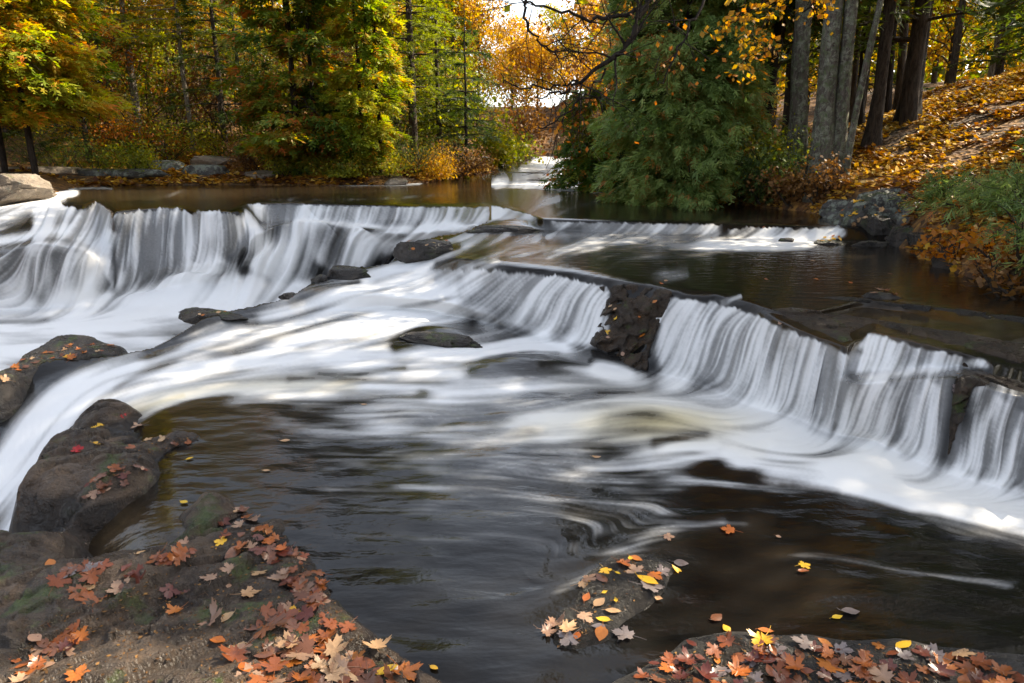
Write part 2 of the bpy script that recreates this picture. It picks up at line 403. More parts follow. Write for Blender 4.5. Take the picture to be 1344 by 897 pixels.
def curb(dy_r, z_r, lead):
    def f(xs):
        k = np.array([(1000, 384), (1060, 388), (1185, 398), (1344, 415), (1560, 445)]); y1 = np.interp(xs, k[:, 0], k[:, 1])+dy_r*np.interp(xs, [1000, 1060, 1185, 1344, 1560], [.05, .35, .8, 1.7, 1.9])
        ly = np.interp(xs, lipA[:, 0], lipA[:, 1])-lead; y0 = ly
        w = sstep(985, 1150, xs); y = y0*(1-w)+y1*w; z0_ = np.minimum(.583, np.interp(xs, lipA[:, 0], lipA[:, 2])+.004*lead); z = z0_*(1-w)+z_r*w
        return y, qof(xs, y, z)
    return f
M = Relief(-260, 1860, 206, 1030)
M.heights([rail(T0), rail(T1), rail(T2),
    rail([(-400, 262, .74), (640, 266, .745), (680, 274, .75), (712, 287, .742), (800, 289, .74), (950, 292, .74), (1050, 296, .74), (1130, 297, .74), (1344, 302, .74), (1600, 305, .74)]),
    rail([(-400, 292, .585), (640, 294, .60), (690, 299, .60), (715, 303, .585), (800, 306, .585), (950, 311, .585), (1050, 316, .585), (1130, 318, .585), (1344, 330, .585), (1600, 340, .585)]),
    curb(0, .583, 9), curb(16, .53, 6), rail(LIPX), tier, tier2, rail(BASEX), off(BASEX, 16, 0) * np.array([1, 1, .35]),
    rail([(-400, 1040, 0), (1600, 1040, 0)])])
# --- foam and flow strokes (upstream -> downstream)
S = M.stroke
S([(705, 207), (740, 214), (780, 224), (830, 234), (850, 240)], 14, .6); S([(720, 216), (760, 224), (800, 232), (860, 242)], 9, .6); S([(870, 246), (780, 246), (700, 244), (620, 243)], 4, .7); S([(715, 210), (690, 222), (672, 234), (640, 243)], 12, .55)
S([(660, 232), (740, 233), (830, 237), (880, 240)], 8, .45); S([(830, 228), (800, 236), (770, 246)], 9, .75); S([(640, 240), (700, 243), (790, 246), (860, 247)], 4.5, .8)
S([(760, 240), (700, 258), (672, 274), (655, 296)], 14, .08); S([(740, 264), (705, 274), (690, 285), (678, 300)], 10, .3)
S([(800, 262), (760, 270), (735, 280), (715, 292)], 8, .15)
M.curtain([(640, 268), (665, 272), (706, 284)], [(640, 290), (665, 293), (706, 300)], .6, 2, 3, 55, 5)
S([(1050, 270), (950, 272), (850, 272), (760, 274)], 14, .04); S([(900, 262), (800, 262), (720, 262)], 8, .06)
M.curtain([(722, 289), (800, 291), (900, 293), (948, 294)], [(722, 301), (800, 304), (900, 308), (948, 309)], .6, 2, 4, 5, 6)
M.curtain([(955, 297), (1050, 298), (1112, 298)], [(955, 311), (1050, 314), (1112, 312)], .5, 2, 7, 8, 9)
for x in range(730, 1110, 25): S([(x, 286), (x+1, 297), (x+1, 312)], 4, 0, flow=1.5)
S([(1110, 300), (1060, 312), (980, 318), (900, 318)], 7, .85); S([(1080, 322), (980, 324), (860, 320), (740, 314)], 6, .6)
S([(900, 316), (820, 312), (730, 312), (690, 318)], 8, .5); S([(980, 318), (900, 330), (800, 330), (700, 330)], 10, .22); S([(1040, 322), (960, 326)], 4, .6)
# dark mid pool
for y in (335, 350, 365): S([(1344, y+10), (1200, y), (1000, y), (850, y+4)], 18, .015)
S([(690, 296), (660, 312), (620, 330), (560, 352), (480, 372), (410, 392)], 12, .6); S([(730, 300), (680, 318), (630, 338), (570, 362), (500, 384)], 9, .55)
S([(800, 318), (740, 326), (690, 334), (640, 345), (590, 360)], 9, .65); S([(880, 345), (820, 350), (760, 356)], 14, .12); S([(910, 358), (850, 366), (800, 376)], 12, .2)
S([(660, 285), (620, 310), (600, 325)], 9, .5); S([(640, 300), (600, 315), (530, 325)], 5, .5)
# mid curved fall
M.curtain([(585, 352), (650, 353), (700, 356), (750, 362), (802, 374)], [(540, 392), (600, 405), (650, 420), (700, 438), (760, 452), (775, 455)], .64, 5, 8, 21, 7)
for a, b, c in [((610, 347), (585, 358), (540, 385)), ((654, 349), (620, 365), (587, 395)), ((700, 350), (668, 370), (640, 408)), ((730, 353), (703, 380), (684, 418)), ((765, 358), (742, 388), (727, 430)), ((800, 366), (778, 395), (762, 445))]: S([a, b, c], 14, 0, flow=2.5)
# central cascade, flowing down to the left
S([(560, 352), (500, 368), (430, 388), (350, 412), (270, 438), (210, 462)], 14, .75); S([(600, 372), (540, 386), (470, 402), (400, 420), (300, 448), (200, 478)], 15, .85)
S([(640, 404), (570, 412), (500, 420), (420, 440), (330, 462), (210, 492), (110, 530)], 14, .9)
S([(560, 395), (480, 398), (400, 406), (340, 418)], 9, .5); S([(660, 424), (600, 424), (540, 432), (470, 448), (380, 468)], 10, .7)
S([(740, 455), (680, 446), (640, 452), (580, 468), (500, 474), (420, 476)], 12, .85); S([(760, 462), (700, 456), (640, 468), (560, 484), (480, 486)], 9, .7)
S([(820, 492), (760, 488), (690, 494), (600, 492), (500, 482), (400, 480), (300, 492), (200, 508), (110, 548), (30, 610), (-60, 690)], 9, .55)
S([(420, 456), (330, 470), (230, 488), (140, 514), (70, 550), (0, 600), (-60, 680)], 15, .75); S([(300, 470), (200, 486), (90, 520), (0, 570), (-80, 620)], 18, .8)
S([(200, 478), (110, 500), (30, 530), (-80, 590)], 20, .85); S([(700, 506), (600, 512), (520, 506), (430, 514), (330, 520)], 5, .35); S([(640, 500), (560, 496), (470, 508), (380, 510), (290, 522)], 6, .4); S([(380, 504), (290, 514), (220, 530), (160, 556)], 5, .4); S([(520, 490), (420, 500), (330, 512)], 5, .4)
S([(460, 505), (340, 506), (240, 518), (150, 540), (80, 582), (10, 640), (-40, 700)], 13, .32, .4); S([(420, 492), (330, 498), (230, 512), (160, 532), (100, 560)], 8, .4); S([(560, 512), (460, 520), (360, 526), (280, 530)], 7, .2)
S([(240, 520), (160, 545), (100, 590), (40, 640), (0, 690)], 7, .35, .6)
# foam pool below the right fall
S([(1860, 850), (1600, 745), (1400, 680)], 18, .8, fade=(0, 0)); S([(1500, 560), (1480, 620), (1470, 700)], 30, .3); S([(1700, 640), (1680, 700), (1670, 780)], 30, .3)
S([(1400, 668), (1250, 640), (1110, 596), (980, 545), (900, 512), (840, 498), (780, 498)], 15, .97, .1, fade=(0, .2))
S([(1400, 690), (1290, 662), (1200, 638), (1120, 610), (1040, 585), (960, 558), (880, 530), (800, 520), (740, 522)], 27, .97, .15, fade=(0, .3))
S([(1400, 700), (1300, 676), (1200, 650), (1110, 626), (1040, 600), (960, 575)], 20, .85, .1, fade=(0, .25))
S([(860, 500), (800, 488), (740, 470), (690, 450)], 16, .8)
S([(640, 470), (560, 462), (480, 460), (400, 472)], 12, .7); S([(690, 500), (620, 505), (540, 500), (460, 498)], 9, .5)
S([(960, 545), (880, 528), (800, 530), (720, 545), (640, 560)], 12, .6, .2); S([(950, 560), (850, 550), (770, 556), (690, 566)], 22, .62, .3); S([(1000, 590), (930, 582), (860, 572), (780, 575)], 16, .5, .2)
S([(860, 512), (780, 508), (700, 510), (620, 520), (540, 522)], 10, .5, .0)
S([(1180, 640), (1120, 622), (1060, 610), (990, 600), (940, 604)], 16, .85); S([(1260, 664), (1210, 652), (1150, 640), (1060, 630), (980, 628)], 12, .7)
S([(1100, 640), (1140, 648), (1180, 656), (1212, 668)], 9, .5); S([(1400, 712), (1340, 692), (1290, 676), (1230, 664)], 14, .75, fade=(0, .2))
S([(1180, 640), (1110, 632), (1040, 640), (980, 640), (900, 632), (840, 636)], 5, .35)
S([(950, 588), (900, 592), (850, 598), (780, 606)], 5, .45); S([(1010, 608), (950, 600), (900, 606), (830, 615), (740, 616)], 4.5, .4)
S([(1344, 772), (1250, 758), (1160, 742), (1080, 730), (1000, 735)], 5, .28); S([(1344, 762), (1280, 760), (1200, 750)], 3.5, .3)
S([(760, 520), (690, 532), (620, 545), (560, 560)], 4, .3); S([(800, 560), (740, 572), (660, 580), (600, 590)], 4, .28); S([(560, 520), (480, 510), (380, 505), (300, 512)], 8, .2)
S([(700, 520), (600, 530), (500, 530), (400, 530)], 9, .12)
for yy, v in ((532, .28), (548, .26), (565, .25), (585, .25), (610, .24), (640, .23), (670, .19), (705, .14), (745, .09)):
    S([(940, yy+30), (800, yy+22), (650, yy+4), (500, yy), (380, yy-4), (260, yy-20), (180, yy-34)], 14, v, flow=.6, fade=(.1, .5))  # thin foam streaks; their grey also paints in the pool's sky reflection
S([(1000, 690), (930, 690), (860, 705), (800, 730), (760, 760), (700, 790)], 8, .16); S([(960, 684), (890, 692), (820, 716)], 9, .12); S([(700, 745), (790, 700), (900, 668)], 6, .05)
S([(1344, 830), (1200, 800), (1050, 770), (960, 740), (900, 720)], 25, .02); S([(1344, 870), (1100, 850), (900, 830), (650, 860)], 30, .01)
S([(860, 840), (740, 850), (600, 850), (520, 840)], 12, .06); S([(330, 700), (300, 660), (260, 640), (200, 640)], 20, .04); S([(240, 680), (200, 690), (170, 700)], 14, .12)
# right fall curtains and their flow
M.curtain([(870, 388), (894, 388), (937, 393), (994, 410), (1041, 432), (1081, 448), (1118, 462)], [(848, 490), (900, 504), (950, 524), (1000, 544), (1050, 560), (1112, 584)], .62, 6, 9, 31, 13)
M.curtain([(1112, 462), (1132, 446), (1139, 433), (1195, 449), (1268, 467)], [(1112, 490), (1190, 487), (1268, 482)], .6, 6, 6, 37, 12)
M.curtain([(1108, 494), (1190, 488), (1262, 484), (1268, 500), (1310, 492), (1344, 500), (1500, 560), (1850, 680)], [(1108, 590), (1180, 610), (1250, 632), (1344, 655), (1500, 700), (1850, 825)], .34, 14, 6, 41, 11)
S([(1300, 478), (1240, 482), (1180, 490), (1120, 500)], 7, .7, flow=.5)
S([(1170, 495), (1140, 510), (1120, 545), (1112, 590)], 14, .6); S([(1160, 494), (1150, 520), (1135, 560), (1128, 592)], 13, .6); S([(1228, 500), (1215, 530), (1205, 570), (1195, 612)], 12, .6); S([(1318, 520), (1290, 560), (1275, 625)], 12, .4); S([(1350, 540), (1330, 590), (1322, 645)], 12, .45)
for a, b, c in [((915, 384), (885, 425), (858, 490)), ((945, 390), (925, 430), (905, 498)), ((1003, 410), (990, 460), (972, 530)), ((1040, 430), (1025, 480), (1010, 545)), ((1080, 445), (1068, 500), (1055, 560)), ((1110, 458), (1100, 520), (1092, 575)),
                ((1150, 440), (1146, 465), (1140, 488)), ((1210, 450), (1207, 470), (1203, 486)), ((1262, 465), (1260, 475), (1258, 484)), ((1190, 492), (1175, 540), (1160, 600)), ((1250, 492), (1240, 550), (1232, 620)), ((1320, 495), (1305, 560), (1295, 630)), ((1400, 520), (1385, 590), (1380, 660))]: S([a, b, c], 16, 0, flow=3)
# brown slab water behind the right lip
for dy in (0, 14, 26): S([(1344, 440+dy), (1240, 425+dy), (1160, 412+dy), (1080, 405+dy), (1010, 398+dy), (960, 385+dy)], 9, .03, flow=.5)
S([(975, 388), (960, 392), (945, 400)], 4, .45)
for q, vv in (([(560, 372), (500, 384), (430, 402), (360, 424)], -.45), ([(520, 404), (450, 418), (380, 438), (310, 456)], -.5), ([(620, 386), (560, 398), (500, 408)], -.5), ([(470, 434), (400, 456), (330, 478)], -.4), ([(650, 436), (590, 446), (540, 462)], -.4), ([(720, 446), (680, 440), (640, 440)], -.3), ([(250, 470), (180, 492), (120, 518)], -.4), ([(560, 356), (520, 362), (470, 378)], -.5), ([(700, 320), (650, 336), (600, 352)], -.5), ([(730, 330), (690, 342), (660, 348)], -.45), ([(150, 500), (90, 535), (40, 580)], -.35), ([(620, 480), (560, 474), (500, 476)], -.4)):
    S(q, 4.5, vv, fade=(.3, .3), flow=.3)
# dark rocks cut out of the foam
for pts, w, v in [([(620, 425), (580, 436), (545, 450), (520, 456)], 9, -.92), ([(770, 478), (720, 488), (660, 492), (620, 490)], 12, -.8), ([(730, 468), (700, 470)], 6, -.6),
                  ([(690, 296), (650, 299), (625, 302)], 5, -.9), ([(690, 310), (640, 330), (600, 345), (575, 350)], 7, -.55), ([(760, 300), (720, 305), (712, 318)], 5, -.5),
                  ([(330, 418), (270, 425), (230, 440)], 10, -.75), ([(470, 372), (420, 386), (385, 396)], 7, -.6), ([(530, 482), (470, 492), (380, 498)], 5, -.4),
                  ([(835, 372), (830, 430), (850, 480)], 26, -.95), ([(1258, 498), (1248, 550), (1240, 600)], 10, -.9), ([(1344, 498), (1310, 492), (1275, 484)], 7, -.7), ([(1130, 462), (1100, 455)], 5, -.5), ([(760, 352), (700, 345), (660, 342)], 5, -.5)]:
    S(pts, w, v, fade=(0, 0), flow=.2)
# green-brown humps of standing waves
for pts, w, v in [([(850, 552), (800, 556)], 20, -.28), ([(925, 578), (890, 582), (860, 586)], 9, -.6)]: S(pts, w, v, fade=(0, 0), flow=0)
M.Wm = np.maximum(M.Wm, .9*np.exp(-((M.X-860)/110)**2-((M.Y-562)/26)**2))
# brown shallows
M.B = np.clip(np.exp(-((M.X-1200)/200)**4-((M.Y-430)/34)**4)*1.0 + np.exp(-((M.X-160)/100)**4-((M.Y-695)/45)**4) + .8*np.exp(-((M.X-900)/70)**2-((M.Y-575)/22)**2)
            + .35*np.exp(-((M.Y-265)/22)**2) + .4*np.exp(-((M.X-1050)/300)**2-((M.Y-355)/30)**2) + .35*np.exp(-((M.X-260)/160)**2-((M.Y-540)/30)**2), 0, 1)
fallmask = sstep(-4, 6, M.Y-np.interp(M.X, lipA[:, 0], lipA[:, 1]))*(1-sstep(-26, 2, M.Y-np.interp(M.X, baseA[:, 0], baseA[:, 1])))*sstep(590, 650, M.X)
fallmask = np.maximum(fallmask, sstep(286, 290, M.Y)*(1-sstep(306, 314, M.Y))*sstep(710, 720, M.X))
M.finish(55, 3, fallmask)
dep = 1/M.Q
drop = -.42*sstep(230, -80, M.X)*sstep(455, 560, M.Y)
wob = np.zeros_like(M.X); Pw0 = M.world()
lowpool = sstep(0, 30, M.Y-np.interp(M.X, baseA[:, 0], baseA[:, 1]))
wob += lowpool*(.012*fbm(Pw0*np.array([1.4, 3.2, 0]), 3, 5)+.010*fbm(Pw0*np.array([5, 9, 0]), 2, 9))
wob += lowpool*(M.l3-.5)*.014 + (M.l2-.5)*.010*sstep(.2, .8, M.D)*np.clip(dep/4, .6, 2)
for bx, by, sx, sy, h in [(860, 556, 70, 20, .05), (905, 584, 70, 16, .03), (1110, 615, 80, 16, .05), (780, 535, 70, 14, .035), (570, 440, 48, 11, .07), (700, 480, 75, 14, .07), (660, 296, 34, 8, .05), (290, 425, 50, 12, .04), (430, 385, 60, 12, .05), (1140, 590, 60, 18, .05), (600, 350, 60, 16, .03), (1000, 560, 60, 16, .04), (540, 545, 40, 12, .02)]:
    wob += h*np.exp(-((M.X-bx)/sx)**2-((M.Y-by)/sy)**2)
pw = M.world(wob+drop)
# strands stand proud of the falls (towards the viewer side of the ledge)
fallm = sstep(-4, 6, M.Y-np.interp(M.X, lipA[:, 0], lipA[:, 1]))*(1-sstep(-6, 6, M.Y-np.interp(M.X, baseA[:, 0], baseA[:, 1])))*sstep(560, 640, M.X)
pw[..., 1] -= fallm*(1-.6*sstep(1080, 1140, M.X))*((blur(M.l2, 2.5, 1.)-.5)*.06+(blur(M.l3, 3, 1)-.5)*.05)
RIDGE = np.array([(-400, 540), (-100, 505), (0, 490), (60, 470), (150, 466), (200, 456), (230, 440), (270, 420), (300, 409), (340, 399), (380, 392), (400, 382), (420, 362), (470, 350), (510, 345), (530, 324), (560, 312), (610, 303), (640, 292), (645, 291)], float)
yr = np.interp(M.xs, RIDGE[:, 0], RIDGE[:, 1]); keep = np.ones_like(M.X, bool)
NS = 9
for j, x in enumerate(M.xs):
    if x < 645:
        i0 = int(np.searchsorted(M.ys, yr[j]+1.5*vnoise(np.array([[x/6, 0, 0]]))[0]))
        for k in range(1, NS+1):
            if i0-k < 0: break
            pw[i0-k, j] = pw[i0, j]+np.array([0, .03*k, -.16*k*min(1, k/3)]); M.foam[i0-k, j] *= .25
        keep[:max(0, i0-NS), j] = False
river = build_relief('river_water', M, pw, keep, M_water)

L = Relief(-260, 645.5, 206, 570)
L.heights([rail(T0), rail(T1), rail(T2),
    rail([(-300, 300, .45), (0, 282, .60), (40, 272, .68), (85, 264, .74), (110, 268, .74), (127, 262, .745), (150, 277, .74), (187, 273, .74), (241, 271, .74), (256, 277, .73), (300, 277, .74), (320, 270, .74), (335, 265, .74), (400, 266, .74), (500, 268, .74), (600, 268, .745), (646, 267, .745)]),
    rail([(-300, 335, .2), (0, 318, .32), (100, 312, .34), (140, 336, .06), (200, 340, .03), (300, 338, .05), (330, 302, .40), (350, 293, .40), (400, 294, .39), (500, 298, .38), (600, 297, .50), (646, 295, .59)]),
    rail([(-300, 350, .1), (0, 332, .24), (100, 325, .28), (140, 350, -.08), (200, 352, -.1), (300, 350, -.08), (330, 312, .32), (360, 303, .36), (420, 303, .35), (500, 306, .34), (600, 304, .42), (646, 302, .5)]),
    rail([(-300, 415, -.6), (0, 408, -.6), (100, 404, -.6), (140, 396, -.58), (200, 394, -.58), (300, 388, -.55), (350, 384, -.55), (420, 380, -.55), (500, 374, -.55), (646, 366, -.55)]),
    rail([(-300, 425, -.62), (0, 420, -.62), (300, 402, -.62), (646, 385, -.62)]), rail([(-300, 575, -.62), (646, 575, -.62)])], 1.4)
S = L.stroke
S([(110, 248), (60, 258), (20, 270), (-60, 300)], 10, .95, fade=(0.1, 0)); S([(80, 255), (40, 270), (0, 290), (-80, 320)], 10, .9); S([(40, 262), (0, 272), (-60, 285)], 8, .9)
L.curtain([(40, 270), (80, 263), (102, 274), (127, 261), (148, 279)], [(40, 320), (90, 315), (125, 330), (150, 385)], .64, 3, 8, 3, 8)
L.curtain([(150, 279), (187, 273), (241, 271), (254, 279), (261, 273), (305, 277), (318, 282)], [(150, 392), (200, 390), (318, 385)], .55, 3, 8, 4, 7)
L.curtain([(318, 266), (400, 268), (500, 270), (600, 271), (644, 270)], [(330, 300), (400, 296), (500, 299), (600, 297), (644, 292)], .5, 2, 3, 6, 5)
L.curtain([(-200, 335), (0, 322), (110, 315), (150, 340)], [(-200, 410), (0, 408), (110, 402), (150, 398)], .5, 10, 6, 9, 14)
for x, dx in ((60, -10), (90, -14), (120, -14), (150, -20), (180, -12), (215, -8), (250, -2), (290, 4), (310, 10)): S([(x, 262), (x+dx*.5, 300), (x+dx, 390)], 12, 0, flow=2)
for x in range(330, 640, 24): S([(x, 262), (x+1, 280), (x+1, 297)], 6, 0, flow=2)
for x in range(345, 520, 24): S([(x+8, 298), (x, 330), (x-12, 378)], 10, 0, flow=1.5)
S([(110, 318), (50, 335), (0, 365), (-60, 400)], 12, .6); S([(130, 330), (90, 350), (50, 400)], 12, .8); S([(150, 300), (130, 340), (115, 400)], 10, .6); S([(100, 300), (40, 312), (-40, 325)], 8, .85)
S([(315, 278), (335, 310), (345, 350), (340, 385)], 18, .95); S([(300, 340), (270, 365), (220, 385), (160, 395)], 14, .9); S([(260, 345), (240, 370), (200, 390)], 9, .5)
S([(420, 292), (400, 310), (380, 350), (350, 385)], 30, .92, fade=(.02, .1)); S([(480, 305), (460, 330), (430, 370)], 24, .9); S([(640, 299), (560, 300), (480, 300), (400, 296)], 4, .85); S([(380, 296), (400, 300), (430, 300), (470, 304)], 9, .9); S([(520, 302), (500, 312), (480, 330)], 9, .7); S([(610, 300), (560, 302), (500, 306)], 6, .9)
S([(620, 300), (560, 308), (510, 325), (470, 350), (440, 372)], 12, .7)
for y, w_ in ((392, 12), (408, 14), (430, 18), (455, 20), (480, 22), (510, 22), (540, 20)): S([(430, y-10), (320, y), (200, y+4), (60, y+8), (-80, y+12), (-200, y+16)], w_, .9, fade=(0, 0))
for pts, w, v in [([(30, 345), (10, 360), (-20, 380)], 18, -.6), ([(75, 345), (70, 370), (55, 392)], 12, -.5), ([(230, 300), (225, 350), (215, 372)], 14, -.35), ([(280, 320), (285, 350)], 12, -.35), ([(165, 300), (160, 350)], 8, -.4), ([(315, 264), (332, 280), (346, 298)], 5, -.85), ([(400, 330), (395, 365)], 12, -.3), ([(460, 340), (450, 365)], 8, -.3), ([(60, 420), (0, 425), (-60, 430)], 6, -.3), ([(240, 262), (150, 258), (90, 262)], 4, -.6)]:
    S(pts, w, v, fade=(0, 0), flow=.1)
for y in (246, 252, 258): S([(640, y), (400, y), (150, y+2), (90, y+4)], 4, .03)
S([(560, 240), (480, 242), (410, 242)], 3, .5); S([(600, 255), (480, 262), (330, 263)], 3, .18); S([(150, 248), (120, 247), (100, 248)], 2, .5); S([(250, 250), (200, 262), (190, 270)], 4, .15)
L.B = np.clip(.95*np.exp(-((L.X-210)/110)**4-((L.Y-262)/13)**4)+.5*np.exp(-((L.Y-252)/14)**2), 0, 1)
L.finish(38, 8, sstep(262, 275, L.Y)*(1-.95*sstep(286, 300, L.Y)*sstep(322, 345, L.X))*(1-.9*sstep(320, 345, L.Y)*sstep(255, 290, L.X))*(1-sstep(350, 395, L.Y)))
wob = np.zeros_like(L.X)
for bx, by, sx, sy, h in [(330, 372, 40, 26, .22), (270, 384, 50, 14, .15), (400, 308, 45, 14, .14), (430, 335, 60, 30, .16), (480, 335, 40, 25, .12), (360, 350, 24, 30, .14), (240, 378, 30, 14, .12), (200, 396, 60, 8, .1), (60, 345, 50, 28, .12), (100, 380, 30, 20, .1), (30, 440, 120, 20, .05), (250, 430, 120, 20, .05)]:
    wob += h*np.exp(-((L.X-bx)/sx)**2-((L.Y-by)/sy)**2)
wob += (L.l2-.5)*.05*sstep(.2, .8, L.D)+(L.l3-.5)*.06*sstep(.3, .8, L.D)*sstep(290, 320, L.Y)
ylip = np.interp(L.X, [-300, 0, 85, 127, 150, 187, 241, 300, 335, 600], [300, 282, 264, 262, 277, 273, 271, 277, 265, 268])
pl = L.world(wob*sstep(2, 12, L.Y-ylip)); pl[..., 1] -= (L.l2-.5)*.12*sstep(0, 10, L.Y-ylip)*(1-sstep(380, 400, L.Y))
build_relief('plunge_pool_water', L, pl, np.ones_like(L.X, bool), M_water)

def grid_bvh(p, keep, st=4):
    q = p[::st, ::st]; k = keep[::st, ::st]; h, w = k.shape; f = grid_faces(h, w, k); return BVHTree.FromPolygons([tuple(x) for x in q.reshape(-1, 3)], [tuple(map(int, x)) for x in f])
w_bvh = grid_bvh(pw, keep); wl_bvh = grid_bvh(pl, np.ones_like(L.X, bool))

# ================================================================== TERRAIN
def poly_sd(X, Y, poly):
    """signed distance (negative inside) to a polygon"""
    poly = np.array(poly, float); best = np.full(X.shape, 1e9); inside = np.zeros(X.shape, bool)
    for k in range(len(poly)):
        a, b = poly[k], poly[(k+1) % len(poly)]; d = b-a; LL = d@d+1e-12
        u = np.clip(((X-a[0])*d[0]+(Y-a[1])*d[1])/LL, 0, 1)
        best = np.minimum(best, np.hypot(X-a[0]-u*d[0], Y-a[1]-u*d[1]))
        c = ((a[1] > Y) != (b[1] > Y)) & (X < (b[0]-a[0])*(Y-a[1])/(b[1]-a[1]+1e-12)+a[0]); inside ^= c
    return np.where(inside, -best, best)
right_shore = [tuple(P(x, y, z)[:2]) for x, y, z in [(1700, 500, .585), (1500, 432, .585), (1344, 394, .585), (1260, 362, .585), (1195, 334, .585), (1168, 320, .585), (1128, 303, .6), (1100, 288, .74), (1060, 279, .74), (1000, 273, .74), (930, 265, .74), (870, 257, .74), (872, 251, .74), (868, 243, .74), (850, 236, .78), (822, 228, .93), (792, 219, 1.1), (742, 208, 1.37), (722, 205, 1.45)]]
left_shore = [tuple(P(x, y, z)[:2]) for x, y, z in [(690, 205, 1.45), (672, 210, 1.33), (660, 218, 1.1), (645, 227, .93), (618, 236, .74), (560, 241, .74), (500, 243.5, .74), (420, 244, .74), (300, 243, .74), (180, 244, .74), (110, 246, .74), (60, 256, .74), (0, 258, .74), (-300, 262, .7)]]
riverpoly = right_shore + left_shore + [(-16, 11), (-16, -6), (9, -6), (6.5, 1.0)]
cs = np.sinh(np.linspace(-1, 1, 261)*3.6)/np.sinh(3.6)*160
gx, gy = np.meshgrid(cs*1.0+1.0, cs+11.0)
fine = 0
def ground_z(X, Y):
    sd = poly_sd(X, Y, riverpoly)
    right = sstep(-.5, .5, X-np.interp(Y, [0, 14, 22, 35, 80], [2.5, 2.2, 1.9, 2.4, 5.0]))
    wl = np.interp(Y, [5, 8.2, 9, 19, 26, 45, 80], [.585, .585, .74, .74, .98, 1.45, 2.2])
    nr = 2*fbm(np.stack([X*.5, Y*.5, 0*X], -1), 4, 11)
    dr = np.maximum(sd, 0)
    # right bank: a steep lip then a long slope; flattens far back
    hr = wl+.32*sstep(0, .35, dr)+.30*np.minimum(dr, 7)+.06*np.maximum(dr-7, 0)
    hl = wl+.16*sstep(0, .7, dr)+.085*np.minimum(dr, 5)+.20*np.clip(dr-5, 0, 12)+.02*np.maximum(dr-17, 0)
    hr = np.where(Y > 20, hl+.1*np.minimum(dr, 5), hr*sstep(23, 17, Y)+(hl+.1*np.minimum(dr, 5))*(1-sstep(23, 17, Y)))
    z = hl*(1-right)+hr*right+nr*.22*sstep(.1, 1.5, sd)
    zin = -1.5
    return np.where(sd > 0, z, np.maximum(zin, wl-.12-2.2*np.minimum(-sd, 1.2))), sd
# dense grid near the banks
def axis(a, b, n, c, k):  # denser around c
    t = np.linspace(-1, 1, n); s_ = np.sinh(t*k)/np.sinh(k); return np.where(s_ < 0, c+(c-a)*s_, c+(b-c)*s_)
ax = axis(-170, 170, 420, 2.5, 4.2); ay = axis(-40, 240, 420, 9.5, 4.0)
gx, gy = np.meshgrid(ax, ay); gz, gsd = ground_z(gx, gy)
v = np.stack([gx, gy, gz], -1).reshape(-1, 3)
gf = grid_faces(len(ay), len(ax), np.ones_like(gx, bool))[:, ::-1]
ground_me = mesh_np('ground', v, [gf], M_ground)
ground = tag(link('ground', ground_me), kind='structure')
g_bvh = BVHTree.FromPolygons([tuple(a) for a in v], [tuple(map(int, f)) for f in gf])
def hit(bvh, px, py):
    d = raydir(px, py); r = bvh.ray_cast(Vector((0, 0, CAMZ)), Vector(d))
    return r[0], r[1]
def gz1(x, y): return float(ground_z(np.array([[x]]), np.array([[y]]))[0][0, 0])
def at_depth(px, Y):  # ground point in column px at distance Y
    x = (px-W/2)/F*(Y*cp + (CAMZ-1.2)*sp); return x, Y, gz1(x, Y)

